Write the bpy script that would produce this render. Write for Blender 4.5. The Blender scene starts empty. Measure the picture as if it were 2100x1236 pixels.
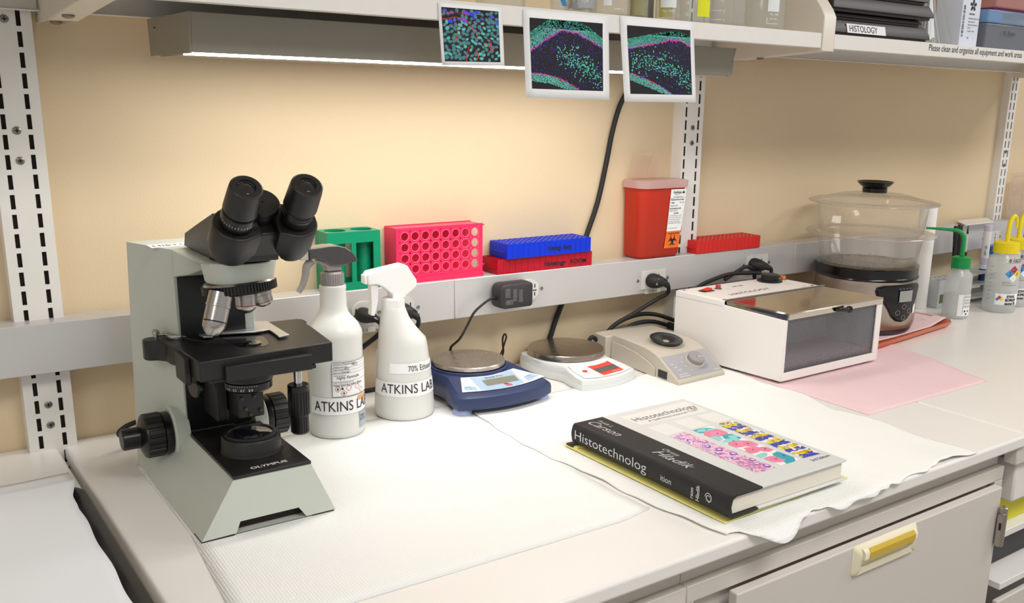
import bpy, bmesh, math, random
from mathutils import Vector, Matrix
random.seed(7)
S = bpy.context.scene
COL = S.collection
PI = math.pi

# ---------------------------------------------------------------- camera
cam_d = bpy.data.cameras.new('camera'); cam = bpy.data.objects.new('camera', cam_d); COL.objects.link(cam)
YAW, PIT, ROL = .637542, .249231, -.0222605
fwd = Vector((math.sin(YAW)*math.cos(PIT), math.cos(YAW)*math.cos(PIT), -math.sin(PIT)))
rt = fwd.cross(Vector((0, 0, 1))).normalized(); dn = fwd.cross(rt)
c_, s_ = math.cos(ROL), math.sin(ROL)
rt, dn = c_*rt + s_*dn, -s_*rt + c_*dn
mw = Matrix((rt, -dn, -fwd)).transposed().to_4x4()
mw.translation = Vector((0, -1.441825, .49))
cam.matrix_world = mw
cam_d.sensor_width = 36; cam_d.lens = 36*1954.07/2100
cam_d.shift_x = (1050-1138.52)/2100; cam_d.shift_y = (697.11-618)/2100
cam_d.clip_start = .02; cam_d.clip_end = 60
S.camera = cam
# ---------------------------------------------------------------- exposure, world, room light
S.view_settings.view_transform = 'Standard'; S.view_settings.look = 'None'
S.view_settings.gamma = 1; S.view_settings.exposure = 0.0
S.view_settings.use_curve_mapping = False
try:
    S.cycles.use_denoising = True
    S.cycles.max_bounces = 10; S.cycles.transparent_max_bounces = 24
    S.cycles.caustics_reflective = False; S.cycles.caustics_refractive = False
    S.cycles.sample_clamp_indirect = 6
except Exception: pass
W = bpy.data.worlds.new('room_light'); S.world = W; W.use_nodes = True
W.node_tree.nodes['Background'].inputs[0].default_value = (1, .985, .965, 1)
W.node_tree.nodes['Background'].inputs[1].default_value = .53
def area(name, loc, rot, sx, sy, power, col):
    d = bpy.data.lights.new(name, 'AREA'); d.shape = 'RECTANGLE'; d.size = sx; d.size_y = sy; d.energy = power; d.color = col
    o = bpy.data.objects.new(name, d); COL.objects.link(o); o.location = loc; o.rotation_euler = rot; return o
area('ceiling_panel_light', (1.0, -1.9, 1.75), (0, 0, 0), 1.2, .6, 30, (1, .985, .965))
area('ceiling_panel_light', (-1.6, -2.2, 1.75), (0, 0, 0), 1.2, .6, 22, (1, .985, .965))
area('ceiling_panel_light', (3.4, -1.6, 1.75), (0, 0, 0), 1.2, .6, 30, (1, .985, .965))
LAMP_EMIT = 15.5

# ---------------------------------------------------------------- helpers
def lin(c):
    if isinstance(c, str): c = tuple(int(c[i:i+2], 16)/255 for i in (0, 2, 4))
    return tuple(((x+.055)/1.055)**2.4 if x > .04045 else x/12.92 for x in c[:3]) + (1,)
MATS = {}
def mat(name, col, rough=.5, metal=0, noise=0, nscale=30, bump=0, bscale=200, trans=0, alpha=1, emit=0, spec=.5, coat=0, aniso=None, sss=0):
    if name in MATS: return MATS[name]
    m = bpy.data.materials.new(name); m.use_nodes = True; MATS[name] = m
    nt = m.node_tree; b = nt.nodes['Principled BSDF']
    b.inputs['Base Color'].default_value = lin(col); b.inputs['Roughness'].default_value = rough
    b.inputs['Metallic'].default_value = metal; b.inputs['Specular IOR Level'].default_value = spec
    b.inputs['Transmission Weight'].default_value = trans; b.inputs['Coat Weight'].default_value = coat
    tc = nt.nodes.new('ShaderNodeTexCoord')
    if emit:
        b.inputs['Emission Color'].default_value = lin(col); b.inputs['Emission Strength'].default_value = emit
    if noise:
        n = nt.nodes.new('ShaderNodeTexNoise'); n.inputs['Scale'].default_value = nscale; n.inputs['Detail'].default_value = 6
        r = nt.nodes.new('ShaderNodeMix'); r.data_type = 'RGBA'; c = lin(col)
        r.inputs[6].default_value = tuple(x*(1-noise) for x in c[:3]) + (1,); r.inputs[7].default_value = tuple(min(1, x*(1+noise*.6)) for x in c[:3]) + (1,)
        nt.links.new(tc.outputs['Object'], n.inputs['Vector']); nt.links.new(n.outputs[0], r.inputs[0]); nt.links.new(r.outputs[2], b.inputs['Base Color'])
    if bump:
        n2 = nt.nodes.new('ShaderNodeTexNoise'); n2.inputs['Scale'].default_value = bscale; n2.inputs['Detail'].default_value = 3
        bp = nt.nodes.new('ShaderNodeBump'); bp.inputs['Strength'].default_value = bump; bp.inputs['Distance'].default_value = .002
        nt.links.new(tc.outputs['Object'], n2.inputs['Vector']); nt.links.new(n2.outputs[0], bp.inputs['Height']); nt.links.new(bp.outputs[0], b.inputs['Normal'])
    if aniso:   # brushed metal: stretched noise on roughness
        mp = nt.nodes.new('ShaderNodeMapping'); mp.inputs['Scale'].default_value = aniso
        n3 = nt.nodes.new('ShaderNodeTexNoise'); n3.inputs['Scale'].default_value = 1; n3.inputs['Detail'].default_value = 4
        mr = nt.nodes.new('ShaderNodeMapRange'); mr.inputs[3].default_value = max(0, rough-.1); mr.inputs[4].default_value = rough+.14
        bp = nt.nodes.new('ShaderNodeBump'); bp.inputs['Strength'].default_value = .12; bp.inputs['Distance'].default_value = .0004
        nt.links.new(tc.outputs['Object'], mp.inputs[0]); nt.links.new(mp.outputs[0], n3.inputs['Vector']); nt.links.new(n3.outputs[0], mr.inputs[0])
        nt.links.new(mr.outputs[0], b.inputs['Roughness']); nt.links.new(n3.outputs[0], bp.inputs['Height']); nt.links.new(bp.outputs[0], b.inputs['Normal'])
    return m
def clear(name, tint, amount=.85, body=None, rough=.08, tl_share=.3):
    """thin clear or milky plastic / glass wall: part see-through, part diffuse, fresnel gloss on top"""
    if name in MATS: return MATS[name]
    m = bpy.data.materials.new(name); m.use_nodes = True; MATS[name] = m; nt = m.node_tree
    for n in list(nt.nodes): nt.nodes.remove(n)
    out = nt.nodes.new('ShaderNodeOutputMaterial'); tr = nt.nodes.new('ShaderNodeBsdfTransparent'); tr.inputs[0].default_value = lin(tint)
    df = nt.nodes.new('ShaderNodeBsdfDiffuse'); df.inputs[0].default_value = lin(body or tint)
    tl = nt.nodes.new('ShaderNodeBsdfTranslucent'); tl.inputs[0].default_value = lin(body or tint)
    m1 = nt.nodes.new('ShaderNodeMixShader'); m1.inputs[0].default_value = tl_share
    nt.links.new(df.outputs[0], m1.inputs[1]); nt.links.new(tl.outputs[0], m1.inputs[2])
    m2 = nt.nodes.new('ShaderNodeMixShader'); m2.inputs[0].default_value = amount
    nt.links.new(m1.outputs[0], m2.inputs[1]); nt.links.new(tr.outputs[0], m2.inputs[2])
    gl = nt.nodes.new('ShaderNodeBsdfGlossy'); gl.inputs['Roughness'].default_value = rough
    lw = nt.nodes.new('ShaderNodeLayerWeight'); lw.inputs[0].default_value = .5
    pw = nt.nodes.new('ShaderNodeMath'); pw.operation = 'POWER'; pw.inputs[1].default_value = 4; nt.links.new(lw.outputs['Facing'], pw.inputs[0])
    fr = nt.nodes.new('ShaderNodeMath'); fr.operation = 'MULTIPLY_ADD'; fr.inputs[1].default_value = .6; fr.inputs[2].default_value = .035; nt.links.new(pw.outputs[0], fr.inputs[0])
    m3 = nt.nodes.new('ShaderNodeMixShader'); nt.links.new(fr.outputs[0], m3.inputs[0])
    nt.links.new(m2.outputs[0], m3.inputs[1]); nt.links.new(gl.outputs[0], m3.inputs[2]); nt.links.new(m3.outputs[0], out.inputs[0])
    return m
ID = Matrix.Identity(4)
def frame(o, ux=(1, 0, 0), uy=(0, 1, 0), uz=(0, 0, 1)):
    M = Matrix((Vector(ux), Vector(uy), Vector(uz))).transposed().to_4x4(); M.translation = Vector(o); return M
def axis_frame(o, d, up=(0, 0, 1)):
    z = Vector(d).normalized(); u = Vector(up)
    if abs(z.dot(u)) > .98: u = Vector((0, 1, 0))
    x = u.cross(z).normalized(); y = z.cross(x); return frame(o, x, y, z)
class MB:
    def __init__(s): s.v = []; s.f = []; s.mi = []; s.M = ID; s.k = 0
    def add(s, vs, fs):
        n = len(s.v); s.v += [s.M @ Vector(v) for v in vs]
        for f in fs: s.f.append(tuple(i+n for i in f)); s.mi.append(s.k)
        return s
    def box(s, a, b):
        (x0, y0, z0), (x1, y1, z1) = a, b
        x0, x1 = min(x0, x1), max(x0, x1); y0, y1 = min(y0, y1), max(y0, y1); z0, z1 = min(z0, z1), max(z0, z1)
        return s.add([(x0, y0, z0), (x1, y0, z0), (x1, y1, z0), (x0, y1, z0), (x0, y0, z1), (x1, y0, z1), (x1, y1, z1), (x0, y1, z1)],
                     [(3, 2, 1, 0), (4, 5, 6, 7), (0, 1, 5, 4), (1, 2, 6, 5), (2, 3, 7, 6), (3, 0, 4, 7)])
    def prism(s, poly, z0, z1, top=None):
        n = len(poly); top = top or poly
        g = lambda z, i, p: z(*p) if callable(z) else z
        vs = [(p[0], p[1], g(z0, 0, p)) for p in poly] + [(p[0], p[1], g(z1, 0, p)) for p in top]
        a = sum(poly[i][0]*poly[(i+1) % n][1]-poly[(i+1) % n][0]*poly[i][1] for i in range(n))
        fs = [tuple(range(n))[::-1], tuple(range(n, 2*n))] + [(i, (i+1) % n, n+(i+1) % n, n+i) for i in range(n)]
        if a < 0: fs = [f[::-1] for f in fs]
        return s.add(vs, fs)
    def loft(s, rings, caps=True, closed=True):
        n = len(rings[0]); vs = [p for r in rings for p in r]; fs = []
        for k in range(len(rings)-1):
            for i in range(n if closed else n-1): j = (i+1) % n; fs.append((k*n+i, k*n+j, (k+1)*n+j, (k+1)*n+i))
        if caps: fs += [tuple(range(n))[::-1], tuple(range((len(rings)-1)*n, len(rings)*n))]
        return s.add(vs, fs)
    def lathe(s, prof, seg=40, caps=True, ex=1, ey=1):
        rings = [[(r*ex*math.cos(2*PI*i/seg), r*ey*math.sin(2*PI*i/seg), z) for i in range(seg)] for r, z in prof]
        return s.loft(rings, caps)
    def gear(s, r, z0, z1, n=24, d=.06, seg=4):
        ring = []
        for i in range(n):
            a = 2*PI*i/n
            for t, q in ((0, 1), (.55, 1), (.65, 1-d), (.9, 1-d)): b = a+2*PI/n*t; ring.append((r*q*math.cos(b), r*q*math.sin(b)))
        return s.prism(ring, z0, z1)
    def tube(s, pts, r, seg=10, caps=True, flat=1):
        pts = [Vector(p) for p in pts]; rings = []; up = None
        for i, p in enumerate(pts):
            d = (pts[min(i+1, len(pts)-1)]-pts[max(i-1, 0)]).normalized()
            if up is None: up = Vector((0, 0, 1)) if abs(d.z) < .9 else Vector((0, 1, 0))
            x = up.cross(d).normalized(); y = d.cross(x); up = y
            rr = r(i/(len(pts)-1)) if callable(r) else r
            rings.append([p + x*rr*math.cos(2*PI*k/seg) + y*rr*flat*math.sin(2*PI*k/seg) for k in range(seg)])
        return s.loft(rings, caps)
    def disc(s, c, r, n, ux=(1, 0, 0), uy=(0, 1, 0), ry=None):
        ux = Vector(ux); uy = Vector(uy); c = Vector(c); ry = ry or r
        return s.add([c+ux*r*math.cos(2*PI*i/n)+uy*ry*math.sin(2*PI*i/n) for i in range(n)], [tuple(range(n))])
    def build(s, name, m, parent=None, bevel=0, ang=35, seg=2, solid=0, sub=0, flat=False):
        me = bpy.data.meshes.new(name); org = Vector((0, 0, 0))
        if parent is not None:
            p = parent
            while p is not None: org += p.location; p = p.parent
        elif s.v:
            xs = [v.x for v in s.v]; ys = [v.y for v in s.v]; zs = [v.z for v in s.v]
            org = Vector(((min(xs)+max(xs))/2, (min(ys)+max(ys))/2, min(zs)))
        me.from_pydata([v-org for v in s.v], [], s.f)
        ms = m if isinstance(m, (list, tuple)) else [m]
        for q in ms: me.materials.append(q)
        if len(ms) > 1: me.polygons.foreach_set('material_index', s.mi)
        if not flat:
            me.polygons.foreach_set('use_smooth', [True]*len(me.polygons)); me.set_sharp_from_angle(angle=math.radians(ang))
        me.update()
        o = bpy.data.objects.new(name, me); COL.objects.link(o)
        if parent is not None: o.parent = parent
        else: o.location = org
        if solid: md = o.modifiers.new('thick', 'SOLIDIFY'); md.thickness = solid; md.offset = 0
        if bevel:
            md = o.modifiers.new('bevel', 'BEVEL'); md.width = bevel; md.segments = seg; md.limit_method = 'ANGLE'; md.angle_limit = math.radians(30); md.harden_normals = False
        if sub: md = o.modifiers.new('sub', 'SUBSURF'); md.levels = sub; md.render_levels = sub
        return o
def tag(o, label, cat, group=None):
    o['label'] = label; o['category'] = cat
    if group: o['group'] = group
    return o
def thing(name, loc, label, cat, group=None):
    o = bpy.data.objects.new(name, None); COL.objects.link(o); o.location = loc; o.empty_display_size = .02
    return tag(o, label, cat, group)
def struct(o): o['kind'] = 'structure'; return o
def lab(o, t): o['label'] = t; return o
def spline(pts, n=10):
    P = [Vector(p) for p in pts]; P = [P[0]*2-P[1]] + P + [P[-1]*2-P[-2]]; out = []
    for i in range(1, len(P)-2):
        for k in range(n):
            t = k/n; a, b, c, d = P[i-1:i+3]
            out.append(.5*((2*b)+(c-a)*t+(2*a-5*b+4*c-d)*t*t+(3*b-a-3*c+d)*t**3))
    out.append(P[-2]); return out
def glyphs(text, size, sx=1, shear=0, weight=0, align='LEFT', space=1):
    cu = bpy.data.curves.new('t', 'FONT'); cu.body = text; cu.size = size; cu.align_x = align; cu.shear = shear; cu.offset = weight
    cu.space_character = space; cu.resolution_u = 3
    ob = bpy.data.objects.new('t', cu); COL.objects.link(ob); dg = bpy.context.evaluated_depsgraph_get(); dg.update()
    me = bpy.data.meshes.new_from_object(ob.evaluated_get(dg)); vs = [(v.co.x*sx, v.co.y) for v in me.vertices]; fs = [tuple(p.vertices) for p in me.polygons]
    bpy.data.objects.remove(ob); bpy.data.curves.remove(cu); bpy.data.meshes.remove(me); return vs, fs
def text_on(mb, text, size, fn, **kw):
    """fn(u, v) -> world point of the text's own plane"""
    vs, fs = glyphs(text, size, **kw); mb.add([fn(u, v) for u, v in vs], fs); return mb
def plane_fn(o, ux, uv, off=0):
    o = Vector(o); ux = Vector(ux).normalized(); uv = Vector(uv).normalized(); n = ux.cross(uv)
    return lambda u, v: o+ux*u+uv*v+n*off
def cyl_fn(cx, cy, r, a0, z0, off=.0004, taper=None):
    """wrap around a vertical cylinder: u to the right as seen from outside"""
    return lambda u, v: Vector((cx+((taper(z0+v) if taper else r)+off)*math.cos(a0+u/r), cy+((taper(z0+v) if taper else r)+off)*math.sin(a0+u/r), z0+v))
def grid_patch(mb, fn, u0, u1, v0, v1, nu=12, nv=1):
    vs = [fn(u0+(u1-u0)*i/nu, v0+(v1-v0)*j/nv) for j in range(nv+1) for i in range(nu+1)]
    return mb.add(vs, [(j*(nu+1)+i, j*(nu+1)+i+1, (j+1)*(nu+1)+i+1, (j+1)*(nu+1)+i) for j in range(nv) for i in range(nu)])

# ---------------------------------------------------------------- common materials
M_ink = mat('black ink', '1c1b1d', .6); M_white = mat('white enamel', 'e9e6e1', .45, noise=.03, nscale=60)
M_cream = mat('cream painted steel', 'e4dccf', .4, noise=.04, nscale=25, bump=.03, bscale=300)
M_blk = mat('black plastic', '19191b', .42, bump=.05, bscale=900); M_blkg = mat('glossy black', '0e0e10', .18)
M_rub = mat('black rubber', '161617', .6); M_chr = mat('chrome', 'd8d8d8', .16, metal=1)
M_steel = mat('brushed steel', 'b9b2ab', .3, metal=1, aniso=(4, 300, 4)); M_paper = mat('white paper', 'f1f1f3', .7, noise=.02, nscale=80)
M_screw = mat('screw steel', '8e8c88', .35, metal=1)
M_dark = mat('dark gap', '2b211c', .8)
# ================================================================ SETTING
wm = mat('painted wall', 'dfcaa8', .75, noise=.035, nscale=5, bump=.18, bscale=420)
struct(MB().box((-3, 0, -.914), (5, .12, 2.0)).build('wall_back', wm))
struct(MB().box((-3, -4.5, -.96), (5, .0, -.914)).build('floor', mat('vinyl floor', '9a948a', .4, noise=.12, nscale=18)))
struct(MB().box((-3, -4.5, 2.0), (5, .12, 2.06)).build('ceiling', mat('ceiling tile', 'e6e3dc', .9, bump=.3, bscale=90)))

# wall stain
# slotted wall standards
def standard(x0, x1, y, z0, z1, slots, label, screws, phase):
    t = thing('slotted_wall_standard', ((x0+x1)/2, 0, z0), label, 'shelf upright', 'slotted wall standards')
    w = x1-x0; sw = .0056; b = MB()
    cols = [x0+w*slots[0], x0+w*slots[1]]
    xs = [x0, cols[0]-sw/2, cols[0]+sw/2, cols[1]-sw/2, cols[1]+sw/2, x1]
    for a, c in ((0, 1), (2, 3), (4, 5)): b.box((xs[a], y, z0), (xs[c], y+.002, z1))
    pitch = .0254; z = z0-.5+phase
    while z < z1:
        a, c = max(z, z0), min(z+.0068, z1)
        if c > a:
            for i in (1, 3): b.box((xs[i], y, a), (xs[i+1], y+.002, c))
        z += pitch
    b.box((x0, y+.002, z0), (x0+.002, 0, z1)); b.box((x1-.002, y+.002, z0), (x1, 0, z1))
    b.k = 1; b.box((x0+.002, y+.006, z0), (x1-.002, y+.007, z1))
    b.build('channel', [M_white, M_dark], t)
    for z in screws:
        s = MB(); s.M = axis_frame(((x0+x1)/2-.001, y, z), (0, -1, 0)); s.lathe([(.0052, 0), (.0052, .0006), (.004, .0014), (0.0001, .0016)], 16)
        s.k = 1; s.box((-.0028, -.0007, .0013), (.0028, .0007, .0019)); s.box((-.0007, -.0028, .0013), (.0007, .0028, .0019)); s.build('screw', [M_screw, M_ink], t)
standard(.1535, .2130, -.028, -.30, .95, (.25, .745), 'cream double-slotted wall standard at the far left of the photo, passing behind the worktop', [.434, .396, .0655, .0365, .57], .0095)
standard(1.3500, 1.4045, -.03, .0, .95, (.14, .77), 'cream double-slotted wall standard behind the red sharps container', [.437, .407, .60], .0118)
standard(2.5610, 2.6030, -.022, .0, .95, (.30, .72), 'cream double-slotted wall standard at the far right, beside the clear wall holder', [.372, .335], .012)

# surface raceway
RY, RZ0, RZ1 = -.055, .117, .1855
t = thing('power_raceway', (1.2, 0, RZ0), 'long grey metal power raceway screwed along the beige wall above the worktop', 'cable raceway')
M_race = mat('satin aluminium raceway', 'cbc9c8', .36, metal=.35, noise=.05, nscale=12, aniso=(3, 3, 250))
for i, (a, c) in enumerate(((-1.2, .1195), (.120, .811), (.8115, 1.69), (1.6905, 2.9))):
    MB().box((a, RY, RZ0), (c, -.011, RZ1)).build('cover', M_race, t, bevel=.0012)
MB().box((-1.2, -.0109, RZ0+.004), (2.9, -.0002, RZ1-.004)).build('back_channel', M_race, t)
M_plate = mat('outlet plate', 'd2cfca', .35)
def receptacle(x, z, w, h, rnd, txt=None):
    b = MB(); n = 20; f = []
    if rnd:
        for i in range(24):
            a = 2*PI*i/24; f.append((max(-w/2*.93, min(w/2*.93, w/2*1.05*math.cos(a))), h/2*math.sin(a)))
    else: f = [(-w/2, -h/2), (w/2, -h/2), (w/2, h/2), (-w/2, h/2)]
    b.M = frame((x, RY, z), (1, 0, 0), (0, 0, 1), (0, -1, 0)); b.prism(f, 0, .003)
    b.k = 1
    for dx in (-.013, .013):
        b.box((dx-.0011, .004, .003), (dx+.0011, .0105, .0034)); b.box((dx-.004, -.002, .003), (dx+.004, .0, .0034)); b.box((dx-.0011, -.011, .003), (dx+.0011, -.0045, .0034))
    b.build('outlet', [M_plate, M_ink], t, bevel=.0006)
    for s in (-1, 1):
        q = MB(); q.M = axis_frame((x+s*(w/2+.0075), RY, z), (0, -1, 0)); q.lathe([(.0035, 0), (.003, .001), (.0001, .0014)], 12); q.build('screw', M_screw, t)
    if txt:
        q = MB(); q.M = frame((x+.001, RY, z-h/2-.0035), (1, 0, 0), (0, 0, 1), (0, -1, 0)); q.box((-.021, -.0065, 0), (.021, .0025, .0003)); q.k = 1
        text_on(q, txt, .008, lambda u, v: Vector((u-.012, v-.005, .0006)), sx=.8); q.build('outlet_label', [mat('label tape', 'dcd8d0', .5), M_ink], t)
receptacle(.6405, .1455, .043, .043, True, 'L535 SI'); receptacle(.712, .1455, .043, .043, True)
receptacle(.9635, .1525, .046, .040, True); receptacle(1.2655, .1440, .064, .036, False, 'LP33B SI')
receptacle(1.5650, .1500, .066, .038, False, 'LP33B SI'); receptacle(2.507, .1440, .070, .036, False, 'LP33B SI')

# worktops
M_top = mat('white laminate worktop', 'efece8', .34, noise=.035, nscale=9, coat=.1)
tops = [((-2.0, -.757, -.020), (.1885, -.001, 0), 'cream laminate worktop at the far left, under the black tray'),
        ((.1965, -.757, -.020), (1.4225, -.001, 0), 'long white laminate worktop carrying the microscope and the textbook'),
        ((1.4232, -.757, -.020), (3.6, -.001, 0), 'white laminate worktop at the right, under the steamer and wash bottles')]
for a, b, l in tops:
    o = MB().box(a, b).build('worktop', M_top, bevel=.004, seg=3); tag(o, l, 'worktop', 'laminate worktops')

# cabinets under the worktop
M_cab = mat('greige painted steel', 'd3ccc5', .42, noise=.03, nscale=14, bump=.02, bscale=500)
def cabinet(x0, x1, doors, label):
    t = thing('base_cabinet', ((x0+x1)/2, -.37, -.90), label, 'cabinet', 'steel base cabinets')
    b = MB(); b.box((x0, -.725, -.90), (x1, -.03, -.021)); b.build('carcass', M_cab, t, bevel=.001)
    b = MB(); fz = -.0535; dt, db = -.0775, -.42
    b.box((x0, -.737, fz-.022), (x1, -.7255, fz)); b.box((x0, -.737, -.86), (x0+.012, -.7255, fz-.0225)); b.box((x1-.022, -.737, -.86), (x1, -.7255, fz-.0225))
    b.build('face_frame', M_cab, t, bevel=.0012)
    for a, c, hd, hg in doors:
        d = MB().box((a, -.752, db), (c, -.7375, dt)).build('door', M_cab, t, bevel=.0022, seg=3)
        if hd:
            hx0, hx1, hz0, hz1 = hd; y = -.7522
            h = MB(); w = hx1-hx0; ht = hz1-hz0
            h.M = frame((hx0, y, hz0), (1, 0, 0), (0, 0, 1), (0, -1, 0))
            outer = [(0, 0), (w, 0), (w, ht), (0, ht)]; inn = [(.010, .008), (w-.010, .008), (w-.010, ht-.016), (.010, ht-.016)]
            def rr(p0, p1, r, n=4):
                (x0_, y0_), (x1_, y1_) = p0, p1; o_ = []
                for cx_, cy_, a0 in ((x0_+r, y0_+r, PI), (x1_-r, y0_+r, 1.5*PI), (x1_-r, y1_-r, 0), (x0_+r, y1_-r, .5*PI)):
                    for k in range(n+1): a_ = a0+PI/2*k/n; o_.append((cx_+r*math.cos(a_), cy_+r*math.sin(a_)))
                return o_
            O = rr((0, 0), (w, ht), .005); O2 = rr((.003, .002), (w-.003, ht-.004), .005); I2 = rr((.013, .010), (w-.013, ht-.014), .006); I1 = rr((.014, .011), (w-.014, ht-.015), .006)
            h.loft([[(x, y_, 0) for x, y_ in O], [(x, y_, .0045) for x, y_ in O2], [(x, y_, .0048+.006*max(0, (y_-.010)/(ht-.02))) for x, y_ in I2], [(x, y_, -.0) for x, y_ in I1]], caps=False)
            h.add([(x, y_, .0006) for x, y_ in I1], [tuple(range(len(I1)))])
            h.loft([[(.012+q*(w-.024), ht-.004, .003), (.012+q*(w-.024), ht-.0045, .0085), (.012+q*(w-.024), ht-.0095, .0122), (.012+q*(w-.024), ht-.0185, .0118), (.012+q*(w-.024), ht-.0190, .0090), (.012+q*(w-.024), ht-.010, .005)] for q in (0, 1)])
            hh = h.build('handle', mat('ivory plastic', 'ece4c8', .4), d, ang=50)
            g = MB(); g.M = h.M
            g.loft([[(.022+q*(w-.040), ht-.0040, .0090), (.022+q*(w-.040), ht-.0092, .0130), (.022+q*(w-.040), ht-.0192, .0126), (.022+q*(w-.040), ht-.0188, .0112)] for q in (0, 1)])
            lab(g.build('label_insert', mat('amber card insert', 'cfae3a', .35), hh), 'amber yellow card insert of the handle')
        if hg:
            for hz in (-.141, -.36):
                h = MB(); h.M = frame((c-.002, -.7592, hz), (1, 0, 0), (0, 1, 0))
                h.lathe([(.0062, -.032), (.0068, -.030), (.0068, .022), (.0001, .022)], 20); h.lathe([(.0055, .022), (.0062, .024), (.0062, .032), (.004, .0335)], 20)
                h.box((-.007, -.004, -.030), (-.0068, .004, .02)); h.k = 1; h.box((-.0071, -.0035, -.004), (-.0064, .0005, .008)); h.build('hinge', [M_steel, M_ink], d)
cabinet(.72, 1.404, [(.7850+.004-.0, 1.378, (1.008, 1.150, -.1205, -.0765), True)], 'greige steel base cabinet with a hinged door under the textbook')
cabinet(.20, .7190, [(.235, .7165, None, False)], 'greige steel base cabinet at the bottom edge of the photo, left of the handled door')
# ================================================================ SHELVES
SZ0, SZ1, SY = .5845, .6095, -.302
def shelf(x0, x1, label):
    t = thing('wall_shelf', ((x0+x1)/2, SY/2, SZ0), label, 'shelf', 'white steel shelves over the worktop')
    b = MB(); b.box((x0, SY, SZ0), (x1, SY+.0015, SZ1)); b.box((x0, SY+.0015, SZ1-.0015), (x1, -.034, SZ1)); b.box((x0, -.0355, SZ0-.004), (x1, -.034, SZ1-.0016))
    b.box((x0, SY+.0016, SZ0), (x1, SY+.020, SZ0+.0012)); b.box((x0, -.050, SZ0-.004), (x1, -.0356, SZ0-.0028))
    b.build('shelf_panel', M_white, t, bevel=.0009)
    return t
s1 = shelf(.2560, 1.4125, 'white steel wall shelf carrying the glass beakers, with three printed images taped to its lip')
s2 = shelf(1.4485, 2.5585, 'white steel wall shelf at upper right with printed reminder text along its lip')
shelf(-.9, .2195, 'white steel wall shelf stub at the top left corner of the photo')
q = MB(); text_on(q, 'Please clean and organize all equipment and work areas', .0175, plane_fn((1.737, SY, .5945), (1, 0, 0), (0, 0, 1), .0004), sx=.885)
q.build('lettering', M_ink, s2)
def bracket(x0, x1, label):
    t = thing('shelf_bracket', ((x0+x1)/2, -.15, .55), label, 'bracket', 'sheet steel shelf brackets')
    prof = [(-.004, .568), (-.095, .568), (-.118, .5695), (-.285, .5795), (-.303, .5800), (-.303, .638), (-.2945, .652), (-.262, .690), (-.004, .700)]
    for n, a in (('left_side_plate', x0), ('right_side_plate', x1-.0016)):
        b = MB(); b.M = frame((a, 0, 0), (0, 1, 0), (0, 0, 1), (1, 0, 0)); b.prism(prof, 0, .0016); b.build(n, M_cream, t, bevel=.0006)
    b = MB(); P = prof
    b.loft([[(x0+.0017, y, z), (x1-.0017, y, z), (x1-.0017, y+.0012, z+.001), (x0+.0017, y+.0012, z+.001)] for y, z in P[1:8]])
    b.build('web', M_cream, t)
    for y, z in ((-.070, .5680), (-.150, .5712)):
        s = MB(); s.M = axis_frame(((x0+x1)/2-.004, y, z), (0, -.03, -1)); s.lathe([(.007, 0), (.007, .002), (.004, .0035), (.0001, .0036)], 16); s.build('bolt', M_screw, t)
    return t
bracket(.2210, .2545, 'cream sheet-steel bracket at the top left, beside the far left upright')
bracket(1.4140, 1.4470, 'cream sheet-steel bracket with clamped side plates between the two shelves')
bracket(2.563, 2.60, 'cream sheet-steel bracket at the far right upright')
# ---- under-shelf lamp
LX0, LX1, LY0, LY1, LT, LB = .3460, 1.2650, -.240, -.052, .5785, .5325
t = thing('under_shelf_lamp', ((LX0+LX1)/2, (LY0+LY1)/2, LB), 'long grey under-shelf lamp with a glowing strip along its lower edge', 'lamp')
M_lamp = mat('taupe grey painted metal', '918c7f', .42, noise=.03, nscale=40)
b = MB(); sl = .006
b.M = frame((0, 0, 0), (0, 1, 0), (0, 0, 1), (1, 0, 0))
prof = [(LY0, LT), (LY0+.004, LB), (LY0+.0058, LB), (LY0+.0022, LT-.002), (LY1-.0022, LT-.002), (LY1-.0058, LB), (LY1-.004, LB), (LY1, LT)]
b.loft([[(y, z, x) for y, z in prof] for x in (LX0+.002, LX1-.002)]); b.build('housing', M_lamp, t, bevel=.0008)
for n, x, s in (('end_cap', LX0, -1), ('end_cap', LX1, 1)):
    b = MB(); e = .012 if s > 0 else 0
    b.loft([[(x, LY0-.0004, LT), (x-e*.8, LY0+.004, LB-.001), (x-e*.8, LY1-.004, LB-.001), (x, LY1, LT)], [(x-.002*s, LY0-.0004, LT), (x-e*.8-.002*s, LY0+.004, LB-.001), (x-e*.8-.002*s, LY1-.004, LB-.001), (x-.002*s, LY1, LT)]])
    b.k = 1; b.box((x+.0004*s, -.090, .5655), (x-.0022*s, -.082, .5672)); b.build(n, [M_lamp, M_ink], t)
dm = mat('lit prismatic diffuser', 'fffcf6', .4, emit=LAMP_EMIT)
b = MB(); n = 230
b.box((LX0+.012, LY0+.0062, LB-.0012), (1.170, LY0+.075, LB+.003))
lab(b.build('diffuser', dm, t), 'glowing warm white strip diffuser')
MB().box((1.1705, LY0+.0062, LB-.0010), (LX1-.012, LY0+.075, LB+.003)).build('dim_diffuser_end', mat('unlit diffuser', 'c9bda8', .5), t)
MB().box((LX0+.012, LY0+.0752, LB-.0012), (LX1-.012, LY1-.0065, LB+.002)).build('rear_reflector', M_lamp, t)
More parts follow.
